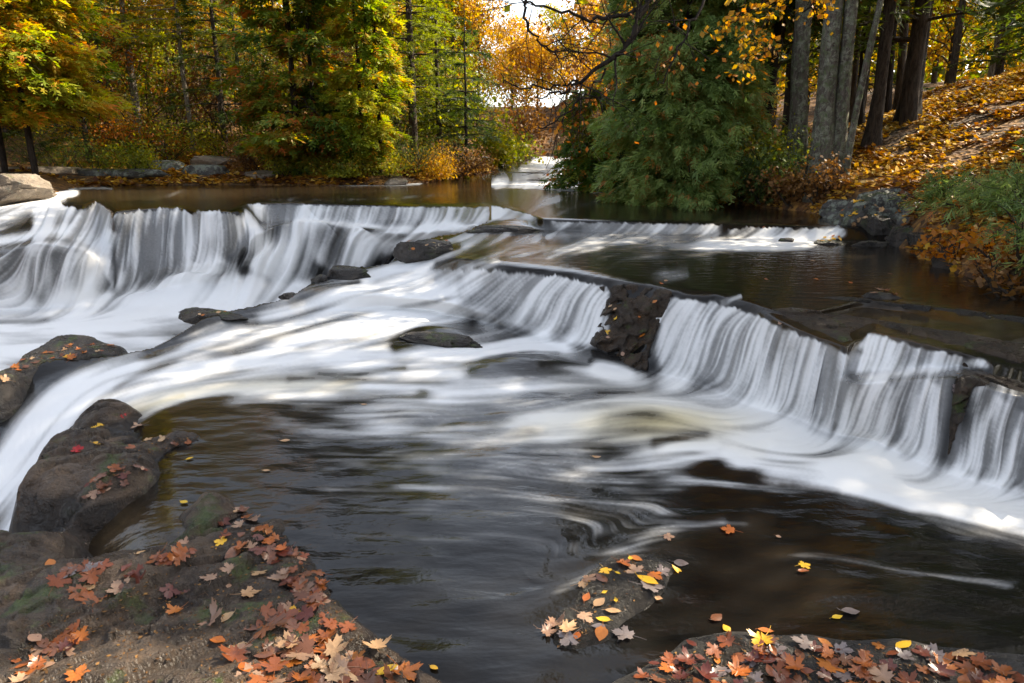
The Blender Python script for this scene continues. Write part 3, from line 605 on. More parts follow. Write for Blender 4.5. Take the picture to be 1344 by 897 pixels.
# ================================================================== ROCKS
def tps_fit(pts, reg=1e-3):
    pts = np.array(pts, float); xy = pts[:, :2]; z = pts[:, 2]; n = len(pts)
    r = np.linalg.norm(xy[:, None]-xy[None], axis=2)+1e-9; K = r*r*np.log(r)+reg*np.eye(n)
    Pm = np.hstack([np.ones((n, 1)), xy]); A = np.block([[K, Pm], [Pm.T, np.zeros((3, 3))]])
    c = np.linalg.solve(A, np.concatenate([z, np.zeros(3)])); return xy, c
def tps_eval(fit, X, Y):
    xy, c = fit; out = c[-3]+c[-2]*X+c[-1]*Y
    for k in range(len(xy)):
        r2 = (X-xy[k, 0])**2+(Y-xy[k, 1])**2+1e-12; out = out+c[k]*.5*r2*np.log(r2)
    return out
def slab(name, outline, inner, mat, label, cat='rock', z0=0., step=.012, rough=.03, freq=4.5, outz=-.2, outd=.18, cracks=.03, group=None, terr=0.):
    def on_water(x, y, dz=0.):
        h = hit(w_bvh, x, y)[0]; g = P(x, y, z0)
        zw = h[2] if h is not None and abs(h[1]-g[1]) < .3*g[1] and z0 > .001 else z0
        return zw
    ol = np.array([P(x, y, on_water(x, y)) for x, y in outline]); inn = np.array([P(x, y, z*(.50 if z > 0 else 1)) for x, y, z in inner]) if z0 <= .001 else np.array([P(x, y, on_water(x, y)+(z-z0)*.42) for x, y, z in inner])
    cen = ol[:, :2].mean(0); o2 = ol.copy()
    # push outward along polygon normals
    nxt = np.roll(ol, -1, 0); prv = np.roll(ol, 1, 0); tg = (nxt-prv)[:, :2]; nr = np.stack([tg[:, 1], -tg[:, 0]], -1); nr /= np.linalg.norm(nr, axis=1)[:, None]+1e-9
    area = .5*np.sum(ol[:, 0]*nxt[:, 1]-nxt[:, 0]*ol[:, 1]); nr *= np.sign(area)
    o2[:, :2] += nr*outd; o2[:, 2] += -outd*1.6
    fit = tps_fit(np.vstack([ol, inn, o2]), 2e-3)
    x0, y0 = ol[:, :2].min(0)-outd*1.2; x1, y1 = ol[:, :2].max(0)+outd*1.2
    xs = np.arange(x0, x1, step); ys = np.arange(y0, y1, step); X, Y = np.meshgrid(xs, ys)
    Z = tps_eval(fit, X, Y); sd = poly_sd(X, Y, ol[:, :2])
    Z = np.where(sd > 0, Z-.01-sd*1.2, Z)
    n3 = np.stack([X*freq, Y*freq*1.3, 0*X], -1)
    Z += (.006*np.round(fbm(n3*.8+3, 3, 12)*12)*sstep(.0, -.06, sd) if z0 > .001 else .0035*np.round(fbm(n3*.5+3, 4, 12)*22)*sstep(.0, -.06, sd))+(.30 if z0 <= .001 else 1.)*rough*2*fbm(n3, 6, 31, .7)+(1. if cracks else (.5 if z0 > .001 else .12))*(blur(.050*facet(X+.10*fbm(n3*1.3, 3, 2), Y+.10*fbm(n3*1.3+9, 3, 2), .26, 5)+.022*facet(X+.06*fbm(n3*2, 3, 8), Y, .11, 25)+.018*facet(X+.05*fbm(n3*3, 3, 2), Y, .055, 15), .35, .35))*sstep(.03, -.08, sd)+rough*.15*(1-np.abs(4*fbm(n3*2.2+5, 4, 77)))
    if cracks:
        tq = (X*.75-Y*.66)/.34+1.3*fbm(n3*.35+7, 3, 44); fr = tq-np.floor(tq)
        Z += .010*(fr-.5)*(1-sstep(.93, 1., fr))*2*sstep(.0, -.1, sd)
        tq = (X*.5+Y*.86)/.22+1.6*fbm(n3*.4+2, 3, 45); fr = tq-np.floor(tq); Z += .007*(fr-.5)*(1-sstep(.9, 1., fr))*2*sstep(.0, -.1, sd)
        wp = X*.8+Y*.55+.25*fbm(n3*.5, 3, 5)*2
        for k, (o_, wd) in enumerate(((.0, .02), (.37, .012), (.71, .018), (1.13, .015), (1.6, .02), (-.5, .02), (-.95, .014))):
            dd = np.abs(wp-o_-cen[0]*.8-cen[1]*.55+.5); Z -= cracks*np.exp(-(dd/wd)**2)*sstep(-.15, .15, fbm(n3*.7+k*9, 2, 3))
    if terr:
        q = np.round(Z/terr)*terr; Z = Z*.35+q*.65
    V = np.stack([X, Y, Z], -1).reshape(-1, 3); f = grid_faces(len(ys), len(xs), sd < outd*1.05)[:, ::-1]
    used = np.zeros(len(V), bool); used[f.ravel()] = True; mp = np.cumsum(used)-1
    Vu = V[used]; c0 = Vu.mean(0); c0[2] = z0
    me = mesh_np(name, Vu-c0, [mp[f]], mat); o = link(name, me, loc=c0); tag(o, label, cat, group)
    return o, BVHTree.FromPolygons([tuple(a) for a in Vu], [tuple(map(int, a)) for a in mp[f]])
FORE = slab('rock_slab', [(-200, 640), (-60, 720), (0, 690), (22, 648), (52, 598), (92, 560), (140, 533), (185, 543), (225, 568), (270, 578), (238, 590), (214, 603), (212, 628), (190, 645), (150, 660), (100, 672), (84, 700), (86, 722), (120, 737), (170, 736), (222, 716), (234, 680), (268, 655), (308, 662), (340, 690), (372, 680), (376, 700), (402, 722), (428, 760), (446, 790), (490, 830), (540, 868), (580, 897), (640, 990), (560, 1100), (0, 1150), (-450, 1000)],
    [(100, 600, .09), (60, 640, .10), (110, 640, .06), (180, 575, .055), (150, 560, .07), (200, 592, .045), (20, 700, .11), (-20, 760, .14), (60, 740, .07), (0, 820, .17), (100, 800, .13), (200, 790, .10), (300, 720, .045), (290, 680, .035), (300, 800, .10), (380, 780, .05), (200, 880, .18), (350, 870, .12), (440, 850, .05), (460, 890, .05), (0, 900, .2), (-150, 820, .2), (-120, 760, .1), (150, 700, -.035), (200, 690, -.03), (120, 715, -.03), (300, 960, .16), (0, 1020, .26), (500, 960, .06)], M_slab,
    'big brown rock slab strewn with fallen leaves in the left foreground', 'rock slab', step=.0075, rough=.026, freq=3.2, outd=.22, cracks=.007)
ISLE = slab('low_rock', [(-30, 506), (0, 488), (30, 467), (75, 452), (130, 448), (166, 458), (150, 468), (100, 474), (50, 486), (0, 505), (-20, 540), (-80, 560)], [(60, 462, .10), (110, 457, .08), (20, 482, .08), (-20, 520, .05)], M_wet, 'low dark rock with orange leaves and moss beside the left foam pool', z0=.03, step=.012, rough=.02, outd=.2, cracks=.0)
SUB = slab('submerged_rock', [(722, 850), (735, 800), (765, 757), (800, 730), (850, 728), (890, 745), (880, 775), (850, 800), (815, 830), (800, 852), (760, 862)], [(770, 800, .002), (820, 755, .004), (860, 755, .0), (770, 840, .002)], M_soaked, 'barely surfacing wet rock holding yellow and pink leaves in the dark foreground pool', z0=.0, step=.008, rough=.008, outz=-.15, outd=.2, cracks=0)
PILE = slab('leaf_covered_rock', [(800, 897), (850, 868), (900, 838), (960, 828), (1060, 832), (1180, 838), (1260, 850), (1344, 868), (1450, 900), (1500, 1000), (1300, 1080), (800, 1060), (760, 960)], [(950, 870, .008), (1100, 880, .012), (1250, 880, .010), (1000, 960, .03), (1200, 970, .03), (870, 890, .004)], M_soaked, 'dark rock under a rust red leaf pile at the bottom right edge', z0=.0, step=.01, rough=.006, outz=-.15, outd=.2, cracks=0)
# boulders: noisy, faceted hull shapes
def boulder(name, loc, dims, rz, mat, label, cat='boulder', seed=0, flat=.5, sub=5, rough=.16, group=None):
    import bmesh
    bm = bmesh.new(); bmesh.ops.create_icosphere(bm, subdivisions=sub, radius=1.0)
    v = np.array([x.co[:] for x in bm.verts]); r_ = np.random.default_rng(seed)
    for k in range(11):   # cut planes give facets
        nrm = r_.normal(size=3); nrm /= np.linalg.norm(nrm); d = r_.uniform(.55, .85)
        ex = np.maximum(v@nrm-d, 0); v = v-ex[:, None]*nrm[None]*.93
    v[:, 2] = np.where(v[:, 2] > flat, flat+(v[:, 2]-flat)*.25, v[:, 2])
    n_ = fbm(v*1.7+seed*3, 6, seed+2, .55); n2_ = 1-np.abs(4*fbm(v*3.1+seed, 4, seed+6, .55)); fc_ = facet(v[:, 0]+.8*v[:, 1], v[:, 2]*1.3+.3*v[:, 0], .5, seed+20); v = v*(1+rough*.5*fc_[:, None]+rough*1.4*n_[:, None]+rough*.22*n2_[:, None])
    v *= np.array(dims)
    f = np.array([[x.index for x in fc.verts] for fc in bm.faces]); bm.free()
    o = link(name, mesh_np(name, v, [f], mat), loc=loc); o.rotation_euler = (0, 0, rz)
    return tag(o, label, cat, group)
def rocks_on_water(rows):
    for name, px, py, z, dm, rz, sd_, mt, lb in rows:
        p_ = P(px, py, z); boulder(name, (p_[0], p_[1]+dm[1]*.35, z), dm, rz, mt, lb, 'rock', sd_, .6, 6 if dm[0] > .3 else 5, .30, 'rocks breaking the cascades')
rocks_on_water([('ridge_rock', 560, 332, .50, (.40, .20, .17), -.25, 51, M_wet, 'jagged wet brown rock with yellow leaves in the middle of the upper cascade'), ('ridge_rock', 450, 363, .28, (.29, .17, .135), -.2, 52, M_wet, 'smooth dark rounded rock at the crest left of the jagged one'),
    ('ridge_rock', 418, 370, .24, (.10, .10, .09), 0, 53, M_wet, 'small brown rock leaning against the smooth dark crest rock'), ('ridge_rock', 377, 391, .15, (.09, .08, .06), 0, 54, M_wet, 'tiny brown rock tip poking out just above the big left foam pool'),
    ('ridge_rock', 276, 418, .10, (.40, .16, .085), -.35, 55, M_wet, 'flat wet ledge rock with tan leaves on the crest beside the big foam pool'), ('midstream_rock', 576, 451, .07, (.42, .13, .10), -.3, 56, M_wet, 'long dark mossy rock breaking the white water below the middle cascade'),
    ('weir_rock', 665, 304, .60, (.50, .22, .085), .0, 57, M_wet, 'flat wet slab where the centre weir meets the right weir'), ('leafy_stone', 1088, 321, .58, (.22, .15, .06), 0, 58, M_wet, 'small stone topped with yellow leaves below the right end of the weir'),
    ('leafy_stone', 1033, 318, .58, (.09, .09, .06), 0, 59, M_wet, 'small red brown stone in white water left of the yellow-leaved stone'), ('leafy_stone', 1146, 324, .58, (.18, .15, .08), 0, 60, M_wet, 'dark stone with orange leaves against the right bank'), ('ledge_stone', 1158, 392, .58, (.13, .10, .045), 0, 61, M_wet, 'small leaf topped stone in the brown pool behind the right fall')])
bp = P(14, 262, .74)
boulder('boulder', (bp[0]-.15, bp[1]+.1, .95), (.80, .7, .42), .3, M_tan, 'large tan flat-topped boulder beside the white chute at the left edge', seed=4, flat=.6, sub=6, rough=.26)
for px, py, zz, dm, sd_, lb in [(1128, 290, .78, (.36, .34, .36), 11, 'angular grey rock at the upstream end of the bank face'), (1165, 290, .78, (.34, .36, .44), 12, 'tall dark grey rock in the middle of the bank face beside the weir'), (1205, 300, .74, (.36, .34, .42), 13, 'grey rock partly behind cedar sprays in the bank face'),
                            (1150, 305, .68, (.25, .24, .26), 14, 'small black block low in the bank face near the water'), (1192, 318, .64, (.26, .24, .24), 15, 'dark wet block at the water line under the cedar sprays'), (1112, 276, .86, (.30, .3, .2), 16, 'low rock dusted with yellow leaves above the weir end'), (1230, 330, .64, (.3, .3, .22), 17, 'mossy dark rock under the right shrub'), (1290, 346, .66, (.3, .3, .2), 18, 'wet rock shaded by the red-leaved shrub')]:
    p_ = P(px, py, zz); dm = tuple(q*1.22 for q in dm); boulder('bank_rock', (p_[0]+.1, p_[1]+.15, zz-.03), dm, sd_, M_wet if sd_ in (14, 15, 17, 18) else M_grey, lb, 'rock', sd_, .55, 6, .26, 'rocks of the right bank face')
for px, Y, dm, sd_, lb in [(215, 20.6, (.75, .6, .30), 21, 'grey lichen covered rock left of centre on the far bank'), (268, 20.6, (.7, .6, .34), 22, 'pale lichen covered rock behind the far waterline'), (290, 22.5, (1.3, .8, .35), 23, 'flat tan ledge catching sun above the lichen rocks'), (345, 20.5, (1.0, .6, .3), 24, 'low dark rock on the far bank near the big cedars'), (150, 19.6, (1.8, .5, .22), 25, 'long low ledge at the far waterline'), (60, 19.0, (1.5, .5, .25), 26, 'dark ledge rock under the leftmost trees'), (520, 19.6, (.7, .4, .2), 27, 'small mossy waterline rock below the bright cedar'), (600, 21.5, (.8, .5, .25), 28, 'rock at the foot of the upstream rapids'), (208, 24, (.35, .3, .7), 29, 'upright pale sunlit stone among the bushes')]:
    x, y, z = at_depth(px, Y); boulder('far_bank_rock', (x, y, z+.02), dm, sd_, M_grey if sd_ in (21, 22, 25) else M_tan, lb, 'rock', sd_, .5, 4, .16, 'rocks on the far bank')
for px, py, zz, dm, sd_, lb in [(700, 216, 1.12, (1.3, .9, .35), 31, 'dark rock hump splitting the upstream rapids'), (735, 238, .76, (1.0, .5, .22), 32, 'wet rock in the lower step of the upstream rapids'), (800, 240, .74, (.9, .5, .16), 33, 'low rock under the overhanging cedar in the rapids'), (690, 228, .9, (.8, .5, .2), 34, 'small rock left in the upstream rapids'), (705, 236, .8, (.5, .4, .14), 35, 'small dark stone between white tongues of the upstream rapids')]:
    p_ = P(px, py, zz); boulder('rapids_rock', (p_[0], p_[1], zz-.05), dm, sd_, M_wet, lb, 'rock', sd_, .4, 4, .14, 'rocks in the upstream rapids')

# ================================================================== TREES
def quads(base, d, up, ln, wd):
    """rhombic leaves: base pts, direction, width direction"""
    n = len(base); s_ = np.cross(d, up); s_ /= np.linalg.norm(s_, axis=1)[:, None]+1e-9
    v = np.stack([base, base+d*(ln*.5)[:, None]+s_*wd[:, None]*.5, base+d*ln[:, None], base+d*(ln*.5)[:, None]-s_*wd[:, None]*.5], 1)
    return v.reshape(-1, 3), np.arange(n*4).reshape(n, 4)
def unit(a): return a/(np.linalg.norm(a, axis=-1, keepdims=True)+1e-9)
def sprays(pos, out, r, ln, nb=8, droop=.5, blade=.3, wide=.2, tint=0.):
    """flat feathery cedar / conifer sprays: short side blades along a drooping axis"""
    n = len(pos); d = unit(out+np.array([0, 0, -1.])*droop*r.uniform(.4, 1.6, (n, 1))+r.normal(0, .28, (n, 3)))
    side = unit(np.cross(d, np.array([0, 0, 1.])+r.normal(0, .35, (n, 3)))); nrm = np.cross(side, d)
    vs = []; fs = []; tn = []; k = 0; L_ = ln*r.uniform(.6, 1.4, n)
    for b in range(nb):
        f = b/max(1, nb-1); s_ = (1 if b % 2 else -1)*r.uniform(.6, 1.0, n) if b else np.zeros(n)
        st = pos+d*(L_*f*.8)[:, None]-nrm*(L_*f*f*.25)[:, None]; dd = unit(d+side*s_[:, None]+nrm*r.normal(0, .2, (n, 1)))
        bl = L_*(.62-f*.28) if b else L_; v, fc = quads(st, dd, unit(nrm+r.normal(0, .3, (n, 3))), bl, bl*(wide if b else wide*.6))
        vs.append(v); fs.append(fc+k); k += len(v); tn.append(np.repeat(tint+r.normal(0, .06, n), 4))
    return np.concatenate(vs), np.concatenate(fs), np.concatenate(tn)
M_bark = mat_bark('grey_brown_bark', (.025, .019, .014), (.085, .065, .05))
M_bark_lich = mat_bark('lichen_bark', (.05, .042, .034), (.14, .12, .10), .75)
M_bark_pale = mat_bark('pale_bark', (.12, .10, .075), (.32, .27, .21))
M_bark_dark = mat_bark('dark_bark', (.012, .009, .007), (.04, .03, .022))
M_cedar_lit = mat_leafy('sunlit_yellow_green_cedar', [(.0, (.035, .07, .010)), (.35, (.14, .20, .015)), (.6, (.33, .34, .03)), (.8, (.50, .26, .02)), (1., (.48, .15, .02))], .5)  # yellow-green foliage, also brightened in colour so these cedars look sunlit
M_cedar = mat_leafy('green_rust_cedar', [(.0, (.022, .05, .010)), (.4, (.08, .14, .02)), (.65, (.20, .22, .025)), (.78, (.34, .15, .02)), (1., (.40, .11, .018))], .45)
M_cedar_blue = mat_leafy('blue_green_cedar', [(.0, (.03, .055, .016)), (.4, (.11, .17, .045)), (.68, (.24, .31, .09)), (.84, (.32, .17, .05)), (1., (.36, .12, .03))], .45)
M_fir = mat_leafy('dark_conifer_needles', [(.0, (.014, .03, .008)), (.5, (.06, .09, .016)), (.8, (.15, .17, .02)), (1., (.26, .19, .02))], .4)
M_pine = mat_leafy('olive_pine_needles', [(.0, (.05, .07, .012)), (.5, (.17, .20, .022)), (.8, (.34, .32, .03)), (1., (.42, .26, .03))], .45)
M_gold = mat_leafy('golden_leaves', [(.0, (.12, .07, .01)), (.4, (.38, .20, .02)), (.7, (.52, .32, .03)), (1., (.46, .16, .015))], .5)
M_orange = mat_leafy('orange_leaves', [(.0, (.14, .04, .01)), (.4, (.36, .12, .015)), (.7, (.48, .20, .02)), (1., (.42, .07, .012))], .5)
M_yg = mat_leafy('yellow_green_leaves', [(.0, (.05, .07, .012)), (.5, (.18, .20, .02)), (.8, (.38, .32, .03)), (1., (.42, .22, .02))], .5)
M_brownleaf = mat_leafy('brown_leaves', [(.0, (.07, .035, .015)), (.5, (.18, .09, .03)), (1., (.32, .17, .05))], .35)

def trunk_path(h, lean=(0, 0), wob=.15, n=10, seed=0, z0=-.3):
    r = np.random.default_rng(seed); t = np.linspace(0, 1, n); x = lean[0]*t+np.cumsum(r.normal(0, wob/n, n)); y = lean[1]*t+np.cumsum(r.normal(0, wob/n, n))
    return np.stack([x, y, z0+t*(h-z0)], -1)
def tree_root(name, loc, label, cat='tree', group=None):
    return tag(empty(name, loc), label, cat, group)
def cedar(name, loc, h, rad, n, label, mat, seed=0, base=.8, droop=.6, ln=.22, lean=(0, 0), trunks=1, tintf=.4, group=None, lump=.45, bark=None, rust=.16, top=.12, nb=6, wide=.36, cut=None):
    r = np.random.default_rng(seed); root = tree_root(name, loc, label, 'tree', group)
    for k in range(trunks):
        off_ = (0, 0) if trunks == 1 else (rad*.22*math.cos(k*2.3), rad*.22*math.sin(k*2.3))
        p = trunk_path(h*.97, (lean[0]*.9, lean[1]*.9), .3, 12, seed+k); p[:, 0] += off_[0]; p[:, 1] += off_[1]
        v, f = tube(p, np.linspace(max(.05, h*.010), .015, 12)*(1 if trunks == 1 else .8), 9, .2, seed); mb = MB(); mb.add(v, f)
        if k < trunks-1: link('trunk', mb.mesh('trunk', bark or M_bark), root)
    nbg = max(60, n//75); tb = r.beta(1.1, 1.5, nbg); zb = base+(h-base)*tb; thb = r.uniform(0, 2*np.pi, nbg)   # boughs
    envb = rad*(1-tb*(1-top))**.75*np.clip((tb+.03)/.10, .55, 1)
    lb_ = envb*(1+lump*1.3*fbm(np.stack([np.cos(thb)*2.5, np.sin(thb)*2.5, zb*1.1], -1), 3, seed+5))*r.uniform(.7, 1.12, nbg); wb = r.uniform(.6, 1.3, nbg)
    bi = r.integers(0, nbg, n); u = r.uniform(.22, 1, n)**.75; e = lb_[bi]; lat = r.normal(0, .17, n)*wb[bi]*e*(1.15-.75*u)
    ct, st_ = np.cos(thb[bi]), np.sin(thb[bi]); z = zb[bi]; rr = e*u
    pos = np.stack([rr*ct-lat*st_+lean[0]*z/h, rr*st_+lat*ct+lean[1]*z/h, z+.10*rr-.42*droop*rr*u-.25*np.abs(lat)+r.normal(0, .05, n)], -1)
    pos[:, 2] = np.maximum(pos[:, 2], base*.6)
    out = np.stack([ct-st_*np.sign(lat)*.5, st_+ct*np.sign(lat)*.5, np.full(n, .1)], -1)
    if cut is not None:
        kk = ~cut(pos); pos = pos[kk]; out = out[kk]; n = len(pos)
    cl = fbm(pos*1.6, 3, seed+9)
    tint = np.clip(tintf+cl*.9+r.normal(0, .06, n), 0, 1); ru = r.random(n) < rust*(1+3*fbm(pos*.9, 2, seed+3)); tint = np.where(ru, r.uniform(.72, 1, n), np.minimum(tint, .68))
    v, f, tt = sprays(pos, out, r, ln, nb, droop, wide=wide, tint=tint)
    link('crown', mesh_np('crown', v, [f], mat, {'tint': np.clip(tt, 0, 1)}, False), root)
    # limbs inside the crown
    for k in range(int(26)):
        zz = base+(h-base)*r.uniform(0, .85); a = r.uniform(0, 2*np.pi); e = rad*(1-.85*(zz-base)/(h-base))*.85
        pp = np.stack([np.linspace(0, e, 5)*math.cos(a)+lean[0]*zz/h, np.linspace(0, e, 5)*math.sin(a)+lean[1]*zz/h, zz+np.array([0, .02, 0, -.08, -.2])*e], -1); v, f = tube(pp, np.linspace(.03, .006, 5), 5); mb.add(v, f)
    link('trunk', mb.mesh('trunk', bark or M_bark), root)
    return root
def branches(root_p, d0, length, rad, r, depth, mb, tips, spread=.6, up=.15, n=6):
    p = [np.array(root_p, float)]; d = np.array(d0, float); step = length/n
    for k in range(n):
        d = d+r.normal(0, .16, 3)+np.array([0, 0, up*.3]); d /= np.linalg.norm(d); p.append(p[-1]+d*step)
        if depth > 0 and k > 0 and r.random() < .8:
            sd_ = np.cross(d, r.normal(size=3)); sd_ /= np.linalg.norm(sd_)+1e-9; nd = d*(1-spread)+sd_*spread
            branches(p[-1], nd/np.linalg.norm(nd), length*r.uniform(.4, .65), rad*(1-k/n)*.55, r, depth-1, mb, tips, spread, up, max(4, n-1))
        if depth <= 1: tips.append(p[-1].copy())
    v, f = tube(np.array(p), np.linspace(rad, max(.003, rad*.25), len(p)), 6 if rad > .02 else 4); mb.add(v, f)
def broadleaf(name, loc, h, n, label, mat, seed=0, spread=2.2, bare=.35, ls=.08, bark=None, group=None, tr=.09, lean=(0, 0), tintf=.5, clump=.35, cat='tree', stems=1):
    r = np.random.default_rng(seed); root = tree_root(name, loc, label, cat, group)
    tips = []; lm = MB()
    for s_ in range(stems):
        ln_ = (lean[0]+(r.normal(0, .5) if stems > 1 else 0), lean[1]+(r.normal(0, .5) if stems > 1 else 0))
        p = trunk_path(h*.9, ln_, .35, 14, seed+s_); rd = np.linspace(tr, tr*.2, 14); v, f = tube(p, rd, 9, .15, seed); lm.add(v, f)
        for k in range(int(h*1.8/stems)+2):
            t = r.uniform(bare, 1); i = t*13; i0 = min(int(i), 12); q = p[i0]*(1-(i-i0))+p[i0+1]*(i-i0); a = r.uniform(0, 2*np.pi)
            branches(q, unit(np.array([math.cos(a), math.sin(a), r.uniform(.2, .9)])), spread*(1.15-t*.6)*r.uniform(.6, 1.1), tr*.35*(1.1-t*.7), r, 1, lm, tips)
    link('trunk', lm.mesh('trunk', bark or M_bark), root)
    tips = np.array(tips); c = tips[r.integers(0, len(tips), n)]+r.normal(0, clump, (n, 3))*np.array([1, 1, .6])
    d = unit(r.normal(0, 1, (n, 3))+np.array([0, 0, -.5])); u = unit(r.normal(0, .6, (n, 3))+np.array([0, 0, 1.]))
    l = ls*r.uniform(.6, 1.3, n); v, f = quads(c, d, u, l, l*.75)
    tint = np.clip(tintf+fbm(c*1.1, 3, seed)*1.1+r.normal(0, .13, n), 0, 1)
    link('crown', mesh_np('crown', v, [f], mat, {'tint': np.repeat(tint, 4)}, False), root)
    return root
def conifer(name, loc, h, rad, label, mat, seed=0, base=1.0, dens=1., ln=.16, bark=None, group=None, lean=(0, 0), tr=None, tintf=.45, tier=.32, droop=.25):
    r = np.random.default_rng(seed); root = tree_root(name, loc, label, 'tree', group); tr = tr or h*.012
    p = trunk_path(h, lean, .25, 14, seed); v, f = tube(p, np.linspace(tr, .01, 14), 9, .12, seed); lm = MB(); lm.add(v, f); P_, O_ = [], []; z = base
    while z < h-.2:
        t = (z-base)/(h-base); e = rad*(1-t)**.8*r.uniform(.75, 1.15)+.1; nb = int(r.integers(3, 6))
        for k in range(nb):
            a = r.uniform(0, 2*np.pi); el = e*r.uniform(.6, 1.1); m = 6; s_ = np.linspace(0, 1, m)
            i = np.interp(z, p[:, 2], np.arange(14)); i0 = min(int(i), 12); q = p[i0]*(1-(i-i0))+p[i0+1]*(i-i0)
            pp = q+np.stack([s_*el*math.cos(a), s_*el*math.sin(a), (.12*s_-droop*s_*s_)*el], -1); pp += r.normal(0, .03, pp.shape)*s_[:, None]
            v, f = tube(pp, np.linspace(.022*(1-t)+.008, .004, m), 4); lm.add(v, f)
            if r.random() < .12: continue
            cnt = int(26*el*dens/ln*.18)+5; u = r.uniform(.15, 1, cnt)**.8; b = np.stack([np.interp(u, s_, pp[:, c]) for c in range(3)], -1)
            sd_ = np.array([-math.sin(a), math.cos(a), 0]); w_ = (r.choice([-1, 1], cnt)*r.uniform(0, .28, cnt)*el*(1.1-u))
            b = b+sd_*w_[:, None]; P_.append(b); O_.append(np.array([math.cos(a), math.sin(a), 0])+sd_*np.sign(w_)[:, None]*.9)
        z += tier*r.uniform(.6, 1.3)
    pos = np.concatenate(P_); out = np.concatenate(O_); tint = np.clip(tintf+fbm(pos*1.2, 3, seed)*.9, 0, 1)
    v, f, tt = sprays(pos, out, r, ln*1.15, 6, .3, wide=.26, tint=tint)
    link('crown', mesh_np('crown', v, [f], mat, {'tint': np.clip(tt, 0, 1)}, False), root); link('trunk', lm.mesh('trunk', bark or M_bark), root)
    return root
def place(o, loc, rz, label, group=None, s=1., src=None):
    c = copy_tree(o); c.location = loc; c.rotation_euler = (0, 0, rz); c.scale = (s, s, s); c['label'] = label
    if group: c['group'] = group
    return c
A = at_depth
# ---- left bank
cedar('cedar_tree', A(400, 20.3), 9.8, 1.95, 17000, 'broad green cedar with rust patches, left of the two big cedars on the far bank', M_cedar, 101, .55, .5, .26, trunks=3, tintf=.5, lump=.8, bark=M_bark_dark, rust=.12, top=.2)
cedar('cedar_tree', A(484, 20.0), 8.6, 1.25, 12000, 'bright sunlit yellow green cedar with orange tufts, right of the two big cedars', M_cedar_lit, 102, .5, .5, .22, trunks=2, tintf=.60, lump=.65, bark=M_bark_dark, rust=.14)
cedar('cedar_tree', A(10, 17.2), 9.5, 3.0, 24000, 'wide sunlit yellow green cedar at the left picture edge above the boulder', M_cedar_lit, 103, 1.3, .45, .26, tintf=.62, lump=.9, bark=M_bark_dark, rust=.16, trunks=2, top=.3)
cedar('cedar_tree', A(-150, 18), 9, 2.6, 12000, 'green cedar beyond the left picture edge beside the yellow green one', M_cedar_lit, 104, 1.2, .45, .26, tintf=.5, bark=M_bark_dark)
conifer('fir_tree', A(120, 21.5), 8.0, 2.0, 'dark low-branched fir behind the wide left cedar', M_fir, 111, .5, 1.2, .2, tintf=.35)
conifer('pine_tree', A(190, 26), 12, 2.6, 'olive pine with a pale thin trunk behind the upright stone', M_pine, 112, 3, 1.0, .24, tintf=.6, bark=M_bark_pale)
conifer('pine_tree', A(255, 24), 12, 1.9, 'slender pine with a tall pale sunlit trunk on the left bank', M_pine, 113, 3.6, .8, .22, tintf=.65, bark=M_bark_pale, tr=.085)
conifer('fir_tree', A(300, 23.5), 9, 1.8, 'thin dark fir left of the broad rust-patched cedar', M_fir, 114, 1.0, 1.0, .2, tintf=.45)
conifer('pine_tree', A(545, 24), 13, 2.0, 'tall straight pine right of the bright cedar', M_pine, 115, 2.5, 1.0, .22, tintf=.5, bark=M_bark)
conifer('pine_tree', A(520, 28), 15, 2.4, 'tall pine with a long bare trunk behind the bright cedar', M_pine, 116, 4, 1.0, .26, tintf=.5)
conifer('fir_tree', A(612, 23.5), 5.2, 1.5, 'small dark hemlock on the point where the rapids enter', M_fir, 117, .5, 1.0, .16, tintf=.35, tr=.07, bark=M_bark_dark)
conifer('fir_tree', A(578, 26), 8.5, 1.8, 'olive green fir just behind the small dark hemlock', M_pine, 118, .8, 1.1, .2, tintf=.4)
broadleaf('maple_tree', A(628, 31), 6.8, 8000, 'golden maple leaning over the upstream rapids', M_gold, 121, 2.0, .2, .11, tintf=.55)
broadleaf('maple_tree', A(600, 30), 10, 9000, 'tall yellow birch behind the hemlock point', M_yg, 122, 2.4, .3, .12, tintf=.6)
broadleaf('maple_tree', A(672, 44), 5.2, 8000, 'gold maple closing the view up the river', M_gold, 123, 3, .15, .14, tintf=.55)
broadleaf('maple_tree', A(706, 46), 4.2, 7000, 'low golden maple right at the head of the rapids', M_gold, 129, 2.6, .12, .12, tintf=.55)
broadleaf('maple_tree', A(690, 56), 6.2, 8000, 'distant golden maple glowing above the head of the rapids', M_gold, 130, 3.2, .12, .16, tintf=.6)
broadleaf('maple_tree', A(742, 52), 6.0, 7000, 'distant yellow birch right of the head of the rapids', M_yg, 131, 3.0, .12, .16, tintf=.6)
broadleaf('maple_tree', A(150, 24), 8.5, 6000, 'loose orange maple between the left cedar and the pines', M_orange, 124, 2.4, .25, .10, tintf=.5)
broadleaf('maple_tree', A(330, 27), 11, 11000, 'glowing golden maple high behind the broad cedar', M_gold, 125, 2.8, .35, .12, tintf=.6)
broadleaf('maple_tree', A(235, 30), 12, 9000, 'golden maple high behind the slender pale pine', M_gold, 126, 2.8, .35, .12, tintf=.5)
broadleaf('maple_tree', A(90, 27), 11, 9000, 'yellow maple filling in behind the wide left cedar', M_yg, 127, 3, .25, .12, tintf=.6)
broadleaf('maple_tree', A(450, 27), 12, 9000, 'yellow green maple rising behind the two big cedars', M_yg, 128, 3, .35, .12, tintf=.5)
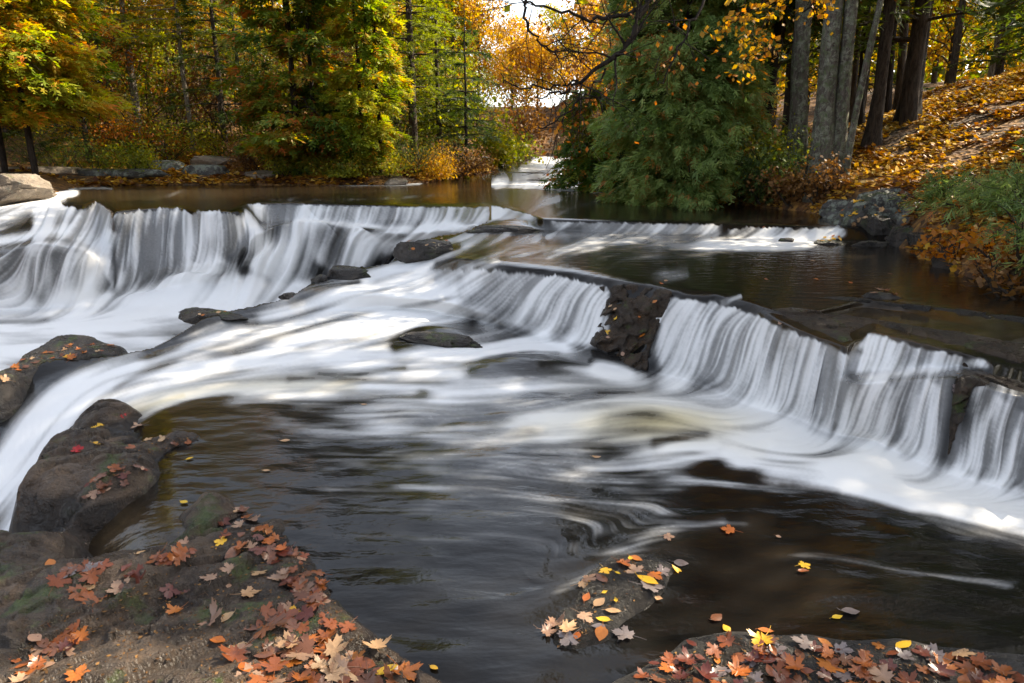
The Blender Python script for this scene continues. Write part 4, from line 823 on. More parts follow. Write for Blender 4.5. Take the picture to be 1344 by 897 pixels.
def bush(name, loc, h, rad, n, mat, label, seed, ls=.09, tintf=.5, group=None, cedarlike=False, squash=1.):
    r = np.random.default_rng(seed); root = tree_root(name, loc, label, 'bush', group); mb = MB(); tips = []
    for k in range(9):
        a = r.uniform(0, 2*np.pi); branches((r.normal(0, rad*.15), r.normal(0, rad*.15), -.05), unit(np.array([math.cos(a)*rad, math.sin(a)*rad, h*1.1])), math.hypot(h, rad)*.8, .014+h*.004, r, 1, mb, tips, .5, .0, 5)
    link('stems', mb.mesh('stems', M_bark), root); tips = np.array(tips); c = tips[r.integers(0, len(tips), n)]+r.normal(0, 1, (n, 3))*np.array([rad*.22, rad*.22, h*.14]); c[:, 2] = np.maximum(c[:, 2], .02)
    tint = np.clip(tintf+fbm(c*2.5, 3, seed)*1.1+r.normal(0, .12, n), 0, 1)
    if cedarlike:
        out = unit(c*np.array([1, 1, 0])+r.normal(0, .3, (n, 3))); v, f, tt = sprays(c, out, r, ls, 7, .3, wide=.2, tint=tint)
    else:
        d = unit(r.normal(0, 1, (n, 3))); u = unit(r.normal(0, .7, (n, 3))+np.array([0, 0, 1.])); l = ls*r.uniform(.5, 1.3, n); v, f = quads(c, d, u, l, l*.7); tt = np.repeat(tint, 4)
    link('foliage', mesh_np('foliage', v, [f], mat, {'tint': np.clip(tt, 0, 1)}, False), root); return root
bushes = [(70, 19.6, 1.1, 1.2, M_fir, 'dark shrub under the wide left cedar'), (115, 20, .9, 1.1, M_cedar, 'green shrub at the waterline right of the boulder'), (180, 19.8, .55, .7, M_yg, 'low yellow green bush by the left ledge'), (175, 22, 1.2, 1.0, M_orange, 'orange bush before the upright stone'), (225, 22.4, 1.3, 1.0, M_yg, 'leafy yellow green bush beside the upright stone'),
          (140, 22.5, 1.3, 1.2, M_gold, 'golden bush under the loose orange maple'), (300, 22.8, 1.0, .9, M_yg, 'sparse bush behind the sunny flat ledge'), (335, 21.2, .8, .7, M_brownleaf, 'brown dry bush beside the broad cedar'), (375, 19.9, .6, .7, M_yg, 'yellow green bush at the foot of the broad cedar'), (415, 19.9, .5, .6, M_cedar, 'low green bush between the cedar trunks'),
          (455, 19.7, .45, .6, M_yg, 'bright yellow waterline bush below the bright cedar'), (500, 19.9, .5, .7, M_yg, 'low yellow bush at the waterline right of the bright cedar'), (545, 20.8, .9, .8, M_fir, 'dark green bush before the tall straight pine'), (575, 21.4, .7, .7, M_gold, 'golden bush on the hemlock point'), (640, 23.0, .9, .8, M_yg, 'sunlit yellow bush beside the upstream rapids'), (655, 27.5, 1.4, 1.2, M_yg, 'yellow bush above the upper rapids'), (600, 22.4, .7, .8, M_brownleaf, 'brown dry bush under the small hemlock'), (675, 36, 1.6, 1.6, M_brownleaf, 'grey brown thicket at the top of the rapids')]
us = [(-60, 27, 2), (10, 26, 0), (60, 27.5, 1), (100, 25, 0), (150, 28, 2), (200, 27, 1), (240, 28, 0), (285, 26.5, 2), (330, 25, 0), (380, 25.5, 1), (430, 24.5, 0), (470, 25, 2), (510, 25.5, 0), (550, 28, 1), (590, 28.5, 0), (170, 33, 0), (260, 33, 1), (350, 32, 0), (440, 31, 2), (530, 33, 0), (90, 33, 1), (0, 32, 0)]
for k, (px, Y, q) in enumerate(us):
    bushes.append((px, Y, 2.6+.5*(k % 3), 1.7, (M_fir, M_yg, M_brownleaf)[q], '%s thicket in the understorey behind the %s' % (('dark green', 'yellow green', 'brown')[q], ['left edge cedar', 'left edge cedar', 'dark low fir', 'orange maple', 'pale-trunked pine', 'upright stone', 'flat sunny ledge', 'broad rust-patched cedar', 'bright cedar', 'tall straight pine', 'hemlock point'][int(np.clip((px+60)//62, 0, 10))]+(', deeper in' if Y > 30 else ''))))
for k, (px, Y, h, rd, mt, lb) in enumerate(bushes): bush('bush', A(px, Y), h, rd, 2400, mt, lb, 300+k, .075 if Y < 23 else .16, .5, 'bushes on the far bank', mt in (M_fir, M_cedar))
# ---- right bank: overhanging cedars
cedar('cedar_tree', A(905, 12.3), 8.5, 1.55, 44000, 'huge blue green cedar overhanging the pool on the right bank', M_cedar_blue, 201, .75, .8, .17, lean=(-.5, -.4), tintf=.6, lump=.5, rust=.12, bark=M_bark_dark, top=.45, nb=8, wide=.26, cut=lambda p: (p[:, 2] < .5+1.9*sstep(-.5, .9, p[:, 0])+.4*fbm(p*2, 2, 1)) | (fbm(p*1.7, 3, 77) < -.17))
cedar('cedar_tree', A(838, 16.6), 3.7, 1.7, 11000, 'dark cedar drooping over the rapids behind the huge one', M_cedar, 202, .55, .6, .2, lean=(-1.1, 0), tintf=.45, lump=1.0, rust=.15, bark=M_bark_dark, top=.2)
cedar('cedar_tree', A(1000, 13.4), 9.0, 1.7, 16000, 'dark cedar with shaded underside left of the lichen trunks', M_cedar_blue, 203, 2.5, .7, .2, tintf=.42, lump=.5, rust=.2, bark=M_bark_dark, top=.4)
broadleaf('maple_tree', A(815, 24), 6.0, 3500, 'thin brown leaved maple behind the overhanging cedars', M_brownleaf, 204, 2.2, .3, .11, tintf=.6, lean=(-.6, 0))
broadleaf('maple_tree', A(752, 42), 6.2, 6000, 'distant golden maple right of the river gap', M_gold, 205, 2.4, .2, .14, tintf=.6)
def hitg(px, py):
    h, _ = hit(g_bvh, px, py); return tuple(h) if h is not None else None
def big_trunk(px, py, wpx, lean, h, mat, label, seed, crown=None, name='tree_trunk_tall', n=5000):
    g = hitg(px, py); d = math.hypot(g[1]); rad = wpx/F*g[1]/2; r = np.random.default_rng(seed)
    return g, rad
trunks = [  # px, py(base), width px, lean x over height, material, label, crown material
    (1048, 228, 22, -.15, M_bark_lich, 'straight trunked maple with green lichen patches, leftmost of the lichen trunks', M_gold, .6),
    (1078, 238, 24, .25, M_bark_lich, 'thick lichen crusted trunk, left stem of the twin pair', M_gold, .55),
    (1094, 234, 19, .45, M_bark_lich, 'lichen crusted trunk, right stem of the twin pair', M_orange, .5),
    (1105, 236, 8, .85, M_bark_lich, 'thin grey leaning sapling just right of the twin trunks', M_gold, .5),
    (1145, 190, 16, .3, M_bark, 'brown trunked tree standing alone on the leafy slope', M_cedar, .4),
    (1190, 157, 19, .5, M_bark_dark, 'thick dark trunked tree beside the sunny path', M_cedar, .35),
    (1128, 165, 9, .1, M_bark_dark, 'slim dark trunk behind the lone brown one', M_yg, .5),
    (1118, 160, 7, .15, M_bark, 'slim brown trunk between the twin pair and the lone one', M_yg, .6),
    (1165, 150, 8, .0, M_bark_dark, 'slim dark trunk left of the thick dark tree', M_orange, .5),
    (1180, 147, 10, .1, M_bark, 'brown trunk almost touching the thick dark tree', M_yg, .5),
    (1232, 112, 9, .3, M_bark, 'thin trunk at the start of the path', M_brownleaf, .5),
    (1262, 105, 9, .1, M_bark_dark, 'dark trunk beyond the path', M_yg, .6),
    (1283, 104, 10, .3, M_bark_pale, 'pale birch trunk beyond the path', M_gold, .5),
    (1312, 98, 14, .4, M_bark_dark, 'dark trunk near the right edge beyond the path', M_orange, .5),
    (1036, 190, 12, .0, M_bark_dark, 'black shaded trunk left of the leftmost lichen trunk', M_cedar_blue, .3)]
for k, (px, py, wpx, lx, mt, lb, cm, tf) in enumerate(trunks):
    g = hitg(px, py)
    if g is None: print('trunk miss', px, py); continue
    if g[1] > 30: g = A(px, 17+k*.5)
    rad = wpx/F*g[1]*.5; r = np.random.default_rng(500+k); h = 8.5+r.uniform(0, 2)
    root = tree_root('bank_tree', g, lb, 'tree', 'trees on the right bank'); p = trunk_path(h, (lx*1.6-.75, r.normal(0, .3)), .2, 16, 500+k)
    rd = np.linspace(rad, rad*.45, 16); rd[0] *= 2.0; rd[1] *= 1.25
    v, f = tube(p, rd, 20, .30, k); lm = MB(); lm.add(v, f); tips = []
    for q in range(9):
        i = r.integers(6, 15); a = r.uniform(0, 2*np.pi); branches(p[i], unit(np.array([math.cos(a), math.sin(a), .3])), r.uniform(1.2, 2.2), .03, r, 1, lm, tips)
    link('trunk', lm.mesh('trunk', mt), root); tips = np.array(tips); n = 9500
    c = tips[r.integers(0, len(tips), n)]+r.normal(0, .38, (n, 3)); l = .075*r.uniform(.6, 1.3, n)
    v, f = quads(c, unit(r.normal(0, 1, (n, 3))), unit(r.normal(0, .6, (n, 3))+np.array([0, 0, 1.])), l, l*.75)
    link('crown', mesh_np('crown', v, [f], cm, {'tint': np.repeat(np.clip(tf+fbm(c*1.2, 3, k)+r.normal(0, .1, n), 0, 1), 4)}, False), root)
# forest behind the right bank and elsewhere: copies of a few kinds
protoF = conifer('forest_fir', A(1120, 24), 11, 2.2, 'dark fir deep in the wood behind the twin lichen trunks', M_fir, 231, 1.2, 1.0, .24, tintf=.5, group='firs deep in the wood')
protoB = broadleaf('forest_maple', A(1010, 26), 10, 9000, 'golden maple deep in the wood behind the dark cedar', M_gold, 232, 3.0, .12, .13, tintf=.5, group='maples deep in the wood')
protoY = broadleaf('forest_birch', A(1180, 27), 9.5, 9000, 'yellow green birch deep in the wood right of the dark fir', M_yg, 233, 3.0, .08, .13, tintf=.6, group='birches deep in the wood')
side = {0: 'left bank', 1: 'right bank'}
spots = [(1050, 30, 0), (1230, 25, 1), (1290, 22, 0), (1330, 27, 2), (1150, 33, 2), (960, 30, 2), (1380, 20, 0), (1440, 24, 1), (1500, 18, 2), (1210, 33, 0), (880, 30, 0), (840, 36, 1), (1290, 34, 1), (1080, 36, 1), (925, 36, 0),
         (560, 34, 0), (500, 35, 1), (430, 33, 0), (370, 35, 2), (280, 36, 0), (210, 34, 1), (130, 33, 0), (50, 31, 2), (-30, 29, 0), (-100, 33, 1), (-190, 27, 2), (585, 40, 2), (20, 24, 0), (-60, 23, 2), (60, 38, 1), (330, 42, 1), (170, 40, 2), (470, 42, 2), (-250, 31, 0), (590, 48, 0), (800, 50, 0), (840, 46, 2)]
words = ['', 'darker', 'taller', 'sparser', 'fuller', 'leaning', 'paler', 'slimmer']
marks = ['wide left cedar', 'pale-trunked pine', 'broad rust-patched cedar', 'bright cedar', 'hemlock point', 'river gap', 'overhanging cedars', 'lichen trunks', 'thick dark tree', 'sunny path', 'right picture edge']
for k, (px, Y, kd) in enumerate(spots):
    pr = (protoF, protoB, protoY)[kd]; mk = marks[int(np.clip(np.searchsorted([100, 280, 430, 520, 640, 790, 1000, 1130, 1210, 1320], px), 0, 10))]
    place(pr, A(px, Y), k*1.7, '%s deep in the forest behind the %s, merging with its neighbours' % (('dark fir', 'golden maple', 'yellow green birch')[kd], mk), pr['group'], .85+.3*((k*37) % 10)/10)
# shade trees added to block sun: unseen past the frame, some behind cedars
for k, (x, y, s_, px) in enumerate([(7.2, 2.6, .8, 0), (8.6, 5.4, 1.0, 0), (9.5, 8.2, 1.0, 0), (7.5, 9.3, 1.1, 0), (7.6, 7.5, 1.15, 0), (5.2, 14.8, 1.3, 1), (6.8, 17.5, 1.4, 1), (7.3, 13.2, 1.2, 1)]):
    place(protoY if k in (1, 5, 6) else protoF, (x, y, gz1(x, y)), k*2.1, 'tall unseen tree added on the near right bank to shade the pool' if not px else ('tall fir added for shade behind the huge cedar', 'tall birch added for shade behind the dark shaded cedar', 'tall fir added for shade behind the twin lichen trunks', 'tall birch crown above the overhanging cedars')[k-5], 'trees outside the right picture edge' if not px else 'tall trees behind the cedars', s_)
# far-off wood as one mass
r = np.random.default_rng(77); n = 90000
a = r.uniform(-1.25, 1.25, n); d = r.uniform(46, 70, n); z = -1+16*r.beta(1., 1.6, n); x = d*np.sin(a); y = d*np.cos(a)
env = 6+9*vnoise(np.stack([a*14, a*0, a*0], -1), 5)+3*vnoise(np.stack([a*50, a*0, a*0], -1), 6); gap = np.abs(a-.025) < .075
env = np.where(gap, 2.6, env+1)
keep_ = z < env; c = np.stack([x, y, z+1.5], -1)[keep_]; n = len(c); l = r.uniform(.45, .9, n); v, f = quads(c, unit(r.normal(0, 1, (n, 3))), unit(r.normal(0, 1, (n, 3))), l, l*.7)
tag(link('distant_forest', mesh_np('distant_forest', v, [f], mat_leafy('mixed_autumn_wood', [(0, (.03, .05, .01)), (.4, (.16, .18, .02)), (.65, (.42, .28, .03)), (1, (.5, .2, .02))], .5), {'tint': np.repeat(np.clip(.45+fbm(c*.12, 3, 3)*1.6+r.normal(0, .1, n), 0, 1), 4)}, False)), 'far-off mixed autumn wood closing the view behind the trees', 'forest', kind='stuff')
# shrubs on the right bank
rb = [(915, 268, .75, .8, M_cedar_blue, 1, 'green cedar shrub at the waterline left of the dark shaded trunk'), (960, 265, .95, .8, M_cedar_blue, 1, 'large blue green shrub over the pool edge'), (1005, 268, .75, .65, M_cedar_blue, 1, 'green shrub below the leftmost lichen trunk'), (880, 258, .55, .6, M_yg, 0, 'yellow leaved bush at the tip of the right bank'), (940, 270, .3, .45, M_gold, 0, 'golden low bush at the pool edge'), (1040, 270, .45, .45, M_brownleaf, 0, 'brown leafed bush beside the weir'), (1075, 268, .5, .35, M_brownleaf, 0, 'dry russet bush at the foot of the twin trunks'), (1020, 245, .7, .7, M_yg, 0, 'yellow green bush behind the waterline shrubs'), (980, 245, .8, .8, M_yg, 0, 'leafy bush in the shade of the dark cedar')]
for k, (px, py, h, rd, mt, cl, lb) in enumerate(rb):
    g = hitg(px, py-4) or A(px, 11)
    bush('bank_shrub', g, h, rd, 1500 if cl else 1300, mt, lb, 700+k, .12 if cl else .065, .42 if cl else .55, 'shrubs on the right bank', bool(cl))
rb2 = [(1240, 312, .28, .30, M_cedar_blue, 1, 'feathery cedar seedling over the grey bank rocks'), (1290, 330, .30, .34, M_cedar_blue, 1, 'feathery cedar shrub above the dark water at the right'), (1345, 345, .36, .36, M_cedar_blue, 1, 'feathery cedar shrub cut by the right picture edge'), (1255, 338, .22, .25, M_orange, 0, 'orange and yellow leaved twig bush at the water edge'), (1315, 356, .26, .28, M_orange, 0, 'red orange leaved bush trailing over the water'), (1400, 380, .5, .5, M_cedar_blue, 1, 'cedar shrub just outside the right picture edge'), (1350, 375, .3, .35, M_brownleaf, 0, 'dry brown bush low at the right edge')]
for k, (px, py, h, rd, mt, cl, lb) in enumerate(rb2):
    g = P(px, py, .72); g = (g[0]+.15, g[1]+.25, gz1(g[0]+.15, g[1]+.25))
    bush('bank_shrub', g, h, rd, 600 if cl else 300, mt, lb, 720+k, .10 if cl else .06, .55 if cl else .6, 'shrubs on the right bank', bool(cl))
g = A(1420, 7.4); cedar('young_cedar', (g[0]+.1, g[1], g[2]), 2.3, .55, 2600, 'young blue green cedar reaching in from the right edge above the path', M_cedar_blue, 730, .3, .4, .16, tintf=.5, lump=.4, rust=.03)

# leaf litter on the banks (uncountable)
r = np.random.default_rng(91); n = 150000
x = r.uniform(2.2, 13, n); y = r.uniform(4.5, 19, n)
zz, sd_ = ground_z(x[None], y[None]); ok = (sd_[0] > .03) & (fbm(np.stack([x, y, 0*x], -1)*1.6, 4, 8) > -.09); x, y, zz = x[ok], y[ok], zz[0][ok]
x2 = r.uniform(-13, 1.5, 60000); y2 = r.uniform(18, 27, 60000); z2, sd2 = ground_z(x2[None], y2[None]); ok = (sd2[0] > .1) & (fbm(np.stack([x2, y2, 0*x2], -1)*.8, 3, 8) > -.2); big = np.concatenate([np.ones(len(x)), np.full(ok.sum(), 1.7)])
x = np.concatenate([x, x2[ok]]); y = np.concatenate([y, y2[ok]]); zz = np.concatenate([zz, z2[0][ok]]); n = len(x)
c = np.stack([x, y, zz+r.uniform(.0, .035, n)], -1); d = unit(np.stack([r.normal(size=n), r.normal(size=n), r.normal(0, .25, n)], -1)); u = unit(np.stack([r.normal(0, .35, n), r.normal(0, .35, n), np.ones(n)], -1))
l = .085*r.uniform(.6, 1.25, n)*big; v, f = quads(c, d, u, l, l*.8)
tag(link('leaf_litter', mesh_np('leaf_litter', v, [f], mat_leafy('fallen_leaves', [(0, (.08, .03, .012)), (.35, (.26, .10, .02)), (.6, (.52, .27, .025)), (.8, (.62, .40, .05)), (1, (.60, .42, .16))], .25, .6, .3), {'tint': np.repeat(np.clip(.5+fbm(c*.9, 4, 4)*1.5+r.normal(0, .26, n), 0, 1), 4)}, False)), 'carpet of fallen yellow and brown leaves on the forest banks', 'leaf litter', kind='stuff')

# ================================================================== ROCK FACE + OVERHANGING LIMB
def relief_rock(name, poly, mat, label, push, up, amp, seed, freq=7., grp=None, step=1):
    """rock surface that carries the water sheet, standing proud of it where it is bare"""
    pa = np.array(poly, float); m = poly_sd(M.X, M.Y, pa); x0, y0 = pa.min(0)-14; x1, y1 = pa.max(0)+14
    j0, j1 = np.searchsorted(M.xs, [x0, x1]); i0, i1 = np.searchsorted(M.ys, [y0, y1]); sl = (slice(i0, i1), slice(j0, j1))
    p = pw[sl].copy(); sd = m[sl]; e = sstep(0, -9, sd)*1.0; nz = fbm(p*freq+seed, 6, seed, .58); rg = 1-np.abs(4*fbm(p*freq*.7+seed, 4, seed+4, .55)); st = np.round(fbm(p*freq*.45+seed, 3, seed+8)*9)/9
    h = amp*(nz*1.8+.4*rg+.6*st+1.5*facet(p[..., 0]+.1*nz, p[..., 2]*1.2+p[..., 1]*.6, .075, seed+3, 1.6, 1.2))
    p[..., 1] -= (push*e+h*e)-.03*(1-e); p[..., 2] += (up*e+.5*h*e)-.03*(1-e)
    k = sd < 9; hh, ww = k.shape; f = grid_faces(hh, ww, k); used = np.zeros(hh*ww, bool); used[f.ravel()] = True; mp = np.cumsum(used)-1
    V = p.reshape(-1, 3)[used]; c0 = V.mean(0); o = link(name, mesh_np(name, V-c0, [mp[f]], mat), loc=c0); return tag(o, label, 'rock', grp)
relief_rock('rock_face', [(776, 372), (800, 368), (830, 366), (862, 370), (888, 378), (884, 392), (868, 430), (856, 470), (852, 492), (830, 488), (800, 472), (768, 452), (776, 430), (786, 405), (792, 388)], M_face, 'dark root-hung wet rock face dotted with leaves between the two main falls', .015, .0, .035, 61)
relief_rock('ledge_rock', [(990, 402), (1040, 398), (1110, 408), (1185, 420), (1270, 432), (1360, 450), (1420, 470), (1420, 508), (1344, 484), (1268, 462), (1195, 444), (1146, 430), (1122, 440), (1128, 452), (1104, 456), (1080, 444), (1041, 428), (1010, 412)], M_face, 'long brown wet rock shelf behind the jagged lip of the right fall', .0, .012, .014, 62, 5.)
relief_rock('ledge_rock', [(1250, 492), (1262, 478), (1300, 484), (1350, 500), (1420, 530), (1430, 560), (1350, 524), (1300, 508), (1280, 512), (1262, 560), (1250, 600), (1238, 606), (1240, 560)], M_face, 'dark rock running down between the rightmost veils with two leaves on it', .02, .01, .022, 63, 7.)
relief_rock('ledge_rock', [(1046, 386), (1110, 384), (1185, 394), (1270, 402), (1420, 422), (1420, 444), (1344, 432), (1260, 418), (1180, 410), (1110, 400), (1060, 394)], M_soaked, 'wet rock shelf blackened as undercut shade between the upper pool and the brown ledge', .0, .012, .02, 64, 6.)  # wet rock; its black also paints in the shade of the undercut
host = [o for o in bpy.data.objects if o.name.startswith('bank_tree') and o.parent is None][0]; hl_ = np.array(host.location)
r = np.random.default_rng(900); lm = MB(); tips = []
top = hl_+np.array([-.3, 0, 5.6])
def limb3(pts, r0, sub=10, tw=.55, start=None):
    q = [P3(x, y, d) for x, y, d in pts]
    if start is not None: q = [start]+q
    q = np.array(q); t = np.linspace(0, len(q)-1, len(q)*4); pth = np.stack([np.interp(t, np.arange(len(q)), q[:, c]) for c in range(3)], -1)
    pth = np.stack([np.convolve(np.pad(pth[:, c], 2, mode='edge'), np.ones(5)/5, 'valid') for c in range(3)], -1)+r.normal(0, .02, pth.shape)
    rd = np.linspace(r0, .006, len(pth)); v, f = tube(pth, rd, 7); lm.add(v, f)
    for k in range(sub):
        i = int(r.integers(len(pth)//4, len(pth)-1)); d = unit(pth[min(i+1, len(pth)-1)]-pth[i-1]+r.normal(0, .6, 3)); branches(pth[i], d, tw*r.uniform(.5, 1.3), max(.004, rd[i]*.5), r, 1, lm, tips, .55, -.05, 7)
def P3(px, py, Y):
    d = raydir(px, py); return d*(Y/d[1])+np.array([0, 0, CAMZ])
limb3([(875, -60, 8.6), (849, 0, 8.3), (829, 50, 8.1), (798, 84, 8.0), (765, 107, 7.9), (735, 124, 7.8), (700, 128, 7.7)], .05, 16, .7, top)
limb3([(849, 8, 8.3), (815, 22, 8.3), (782, 25, 8.2), (738, 16, 8.1), (690, 2, 8.0), (655, -8, 8)], .028, 12, .6)
limb3([(700, -30, 8.3), (684, 22, 8.2), (700, 45, 8.1), (715, 64, 8.1), (748, 77, 8.0), (775, 78, 8)], .018, 10, .5)
limb3([(798, 84, 8.0), (770, 130, 7.9), (735, 155, 7.8), (700, 170, 7.8)], .016, 8, .5)
limb3([(950, -40, 8.4), (915, 20, 8.1), (897, 50, 7.9), (880, 85, 7.8), (859, 118, 7.7)], .018, 9, .5)
limb3([(765, 107, 7.9), (720, 118, 7.8), (672, 112, 7.7), (655, 100, 7.7)], .013, 8, .4)
ov = link('overhanging_limb', lm.mesh('overhanging_limb', M_bark_dark), host); ov.location = -Vector(hl_); ov['label'] = 'bare crooked limb with a few brown leaves hanging over the river gap'
tips = np.array(tips); n = 240; c = tips[r.integers(0, len(tips), n)]+r.normal(0, .05, (n, 3)); l = .06*r.uniform(.6, 1.3, n)
v, f = quads(c, unit(r.normal(0, .7, (n, 3))+np.array([0, 0, -.6])), unit(r.normal(0, 1, (n, 3))), l, l*.7)
lv = link('limb_leaves', mesh_np('limb_leaves', v, [f], M_orange, {'tint': np.repeat(r.uniform(.1, .9, n), 4)}, False), ov)
# golden leafy sprays hanging before the lichen trunks
tips = []; lm = MB()
limb3([(1040, -60, 8.6), (1010, -5, 8.4), (985, 15, 8.3), (960, 30, 8.2)], .014, 14, .35); limb3([(1120, -60, 8.6), (1075, 5, 8.4), (1050, 20, 8.3)], .012, 8, .3); limb3([(1020, 62, 8.7), (995, 72, 8.6), (975, 84, 8.5)], .008, 6, .25)
lo = link('low_limb', lm.mesh('low_limb', M_bark_dark), host); lo.location = -Vector(hl_)
tips = np.array(tips); n = 480; c = tips[r.integers(0, len(tips), n)]+r.normal(0, .07, (n, 3)); l = .07*r.uniform(.6, 1.3, n)
v, f = quads(c, unit(r.normal(0, .7, (n, 3))+np.array([0, 0, -.4])), unit(r.normal(0, .8, (n, 3))+np.array([0, 0, .6])), l, l*.8)
link('golden_leaves', mesh_np('golden_leaves', v, [f], M_gold, {'tint': np.repeat(r.uniform(.3, 1, n), 4)}, False), lo)

# ================================================================== SINGLE FALLEN LEAVES
def leaf_mesh(kind, seed, curl):
    r = np.random.default_rng(seed)
    if kind == 'maple':
        hf = [(0, 0), (.10, -.03), (.28, -.09), (.25, .0), (.42, .03), (.36, .13), (.31, .20), (.46, .26), (.68, .33), (.59, .41), (.68, .52), (.51, .52), (.43, .60), (.27, .48), (.21, .50), (.29, .70), (.22, .73), (.19, .87), (.09, .84), (0, 1.0)]; cen = (0, .34)
    elif kind == 'oval': hf = [(0, 0)]+[(.30*math.sin(math.pi*t)**.8*(1.12-.3*t)+(.012 if i % 2 else 0), t) for i, t in enumerate(np.linspace(.06, .95, 13))]+[(0, 1.02)]; cen = (0, .45)
    else: hf = [(0, 0), (.12, -.03)]+[(.40*math.sin(math.pi*t)**.7*(1.25-.75*t)+(.015 if i % 2 else 0), t) for i, t in enumerate(np.linspace(.08, .94, 11))]+[(0, 1.03)]; cen = (0, .4)
    h = np.array(hf); h[1:-1] += r.normal(0, .012, h[1:-1].shape); out = np.vstack([h, (h[1:-1]*np.array([-1, 1])*(1+r.normal(0, .03)))[::-1]]); c = np.array(cen)
    rings = [c+(out-c)*k for k in (.33, .66, 1.)]; n = len(out)
    v = np.vstack([c[None]]+rings); z = np.zeros(len(v)); rr = np.linalg.norm(v-c, axis=1)
    ph = r.uniform(0, 6.28); an = np.arctan2(v[:, 1]-c[1], v[:, 0]-c[0])
    z = curl*(rr**2*(.9+.6*np.cos(2*an+ph))+.25*rr**2*np.cos(3*an+ph*2))+.05*np.abs(v[:, 0])*(1 if curl >= 0 else -1)+.02*fbm(np.stack([v[:, 0]*5, v[:, 1]*5, v[:, 0]*0+seed], -1), 2, seed)*2
    V = np.column_stack([v, z]); f3 = np.array([[0, 1+i, 1+(i+1) % n] for i in range(n)]); f4 = np.array([[1+k*n+i, 1+(k+1)*n+i, 1+(k+1)*n+(i+1) % n, 1+k*n+(i+1) % n] for k in range(2) for i in range(n)])
    # stalk
    s = np.linspace(0, 1, 6); ln = {'maple': .65, 'oval': .18, 'heart': .4}[kind]; st = np.stack([.12*s*s*r.choice([-1, 1]), -ln*s, .02+.10*s*s*abs(curl)*3], -1); tv, tf = tube(st, np.linspace(.016, .010, 6), 5)
    V = np.vstack([V, tv]); f4 = np.vstack([f4, tf+len(V)-len(tv)])
    return V, f3, f4
LM = {}
def get_leaf(kind, matn, var):
    k = (kind, matn, var)
    if k not in LM:
        V, f3, f4 = leaf_mesh(kind, 40+var*7+len(kind), (.04, .16, .34, -.12, .08, .55)[var % 6]); sc = {'maple': .072, 'oval': .064, 'heart': .053}[kind]
        LM[k] = mesh_np(kind+'_leaf', V*sc, [f3, f4], LEAFM[matn])
    return LM[k]
LEAFM = dict(yellow=mat_leaf('yellow_leaf', (.62, .40, .02), (.70, .36, .015), (.42, .20, .02)), red=mat_leaf('red_leaf', (.42, .012, .015), (.36, .02, .012), (.20, .01, .01)), pink=mat_leaf('pale_pink_leaf', (.34, .21, .13), (.25, .14, .09), (.13, .06, .035)),
             cream=mat_leaf('cream_leaf', (.46, .30, .16), (.44, .25, .12), (.24, .12, .055)), rust=mat_leaf('rust_leaf', (.17, .040, .010), (.26, .075, .014), (.06, .015, .008), .34), brown=mat_leaf('brown_leaf', (.12, .045, .022), (.17, .065, .03), (.06, .022, .012), .32),
             orange=mat_leaf('orange_leaf', (.40, .13, .015), (.36, .09, .012), (.18, .045, .012)), grey=mat_leaf('grey_leaf', (.19, .155, .145), (.14, .11, .105), (.08, .055, .05), .3), dark=mat_leaf('dark_red_leaf', (.085, .018, .012), (.12, .03, .015), (.04, .012, .008), .3))
BV = [FORE[1], ISLE[1], SUB[1], PILE[1], w_bvh]
for o in bpy.data.objects:
    if o.type == 'MESH' and o.parent is None and o.name.split('.')[0] in ('ridge_rock', 'leafy_stone', 'ledge_stone', 'rock_face', 'bank_rock', 'weir_rock', 'midstream_rock'):
        mw = Matrix.Translation(o.location) @ Matrix.Rotation(o.rotation_euler[2], 4, 'Z'); BV.append(BVHTree.FromPolygons([mw @ x.co for x in o.data.vertices], [tuple(p.vertices) for p in o.data.polygons]))
def surf(px, py):
    d = Vector(raydir(px, py)); best = None
    for k, b in enumerate(BV):
        h = b.ray_cast(Vector((0, 0, CAMZ)), d)
        if h[0] is not None and (best is None or h[3] < best[2]): best = (h[0], h[1], h[3], k)
    return best
lr = random.Random(5); nleaf = [0]
def leaf(px, py, kind, matn, label, rot=None, s=1., tilt=6, lift=.002, group=None, var=None):
    h = surf(px, py)
    if h is None: return
    nrm = h[1] if h[1].dot(Vector(raydir(px, py))) < 0 else -h[1]
    if h[3] == 4 and h[0][2] < .1: nrm = Vector((0, 0, 1)); lift += .004
    if nrm.z > .2 and h[3] != 4: nrm = (nrm+Vector((0, 0, .8))).normalized()
    o = link(kind+'_leaf', get_leaf(kind, matn, lr.randrange(6) if var is None else var)); nleaf[0] += 1
    rz = lr.uniform(0, 360) if rot is None else rot
    q = nrm.to_track_quat('Z', 'Y') @ Quaternion((0, 0, 1), R(rz)) @ Quaternion((1, 0, 0), R(lr.uniform(-tilt, tilt))) @ Quaternion((0, 1, 0), R(lr.uniform(-tilt, tilt)))
    o.rotation_mode = 'QUATERNION'; o.rotation_quaternion = q; sc = s*lr.uniform(.8, 1.08); o.scale = (sc*lr.uniform(.8, 1.05), sc, sc)
    o.location = h[0]+nrm*lift-(q @ Vector((0, .035*sc, 0))); tag(o, label, 'leaf', group)
def where(px, py):
    return ''
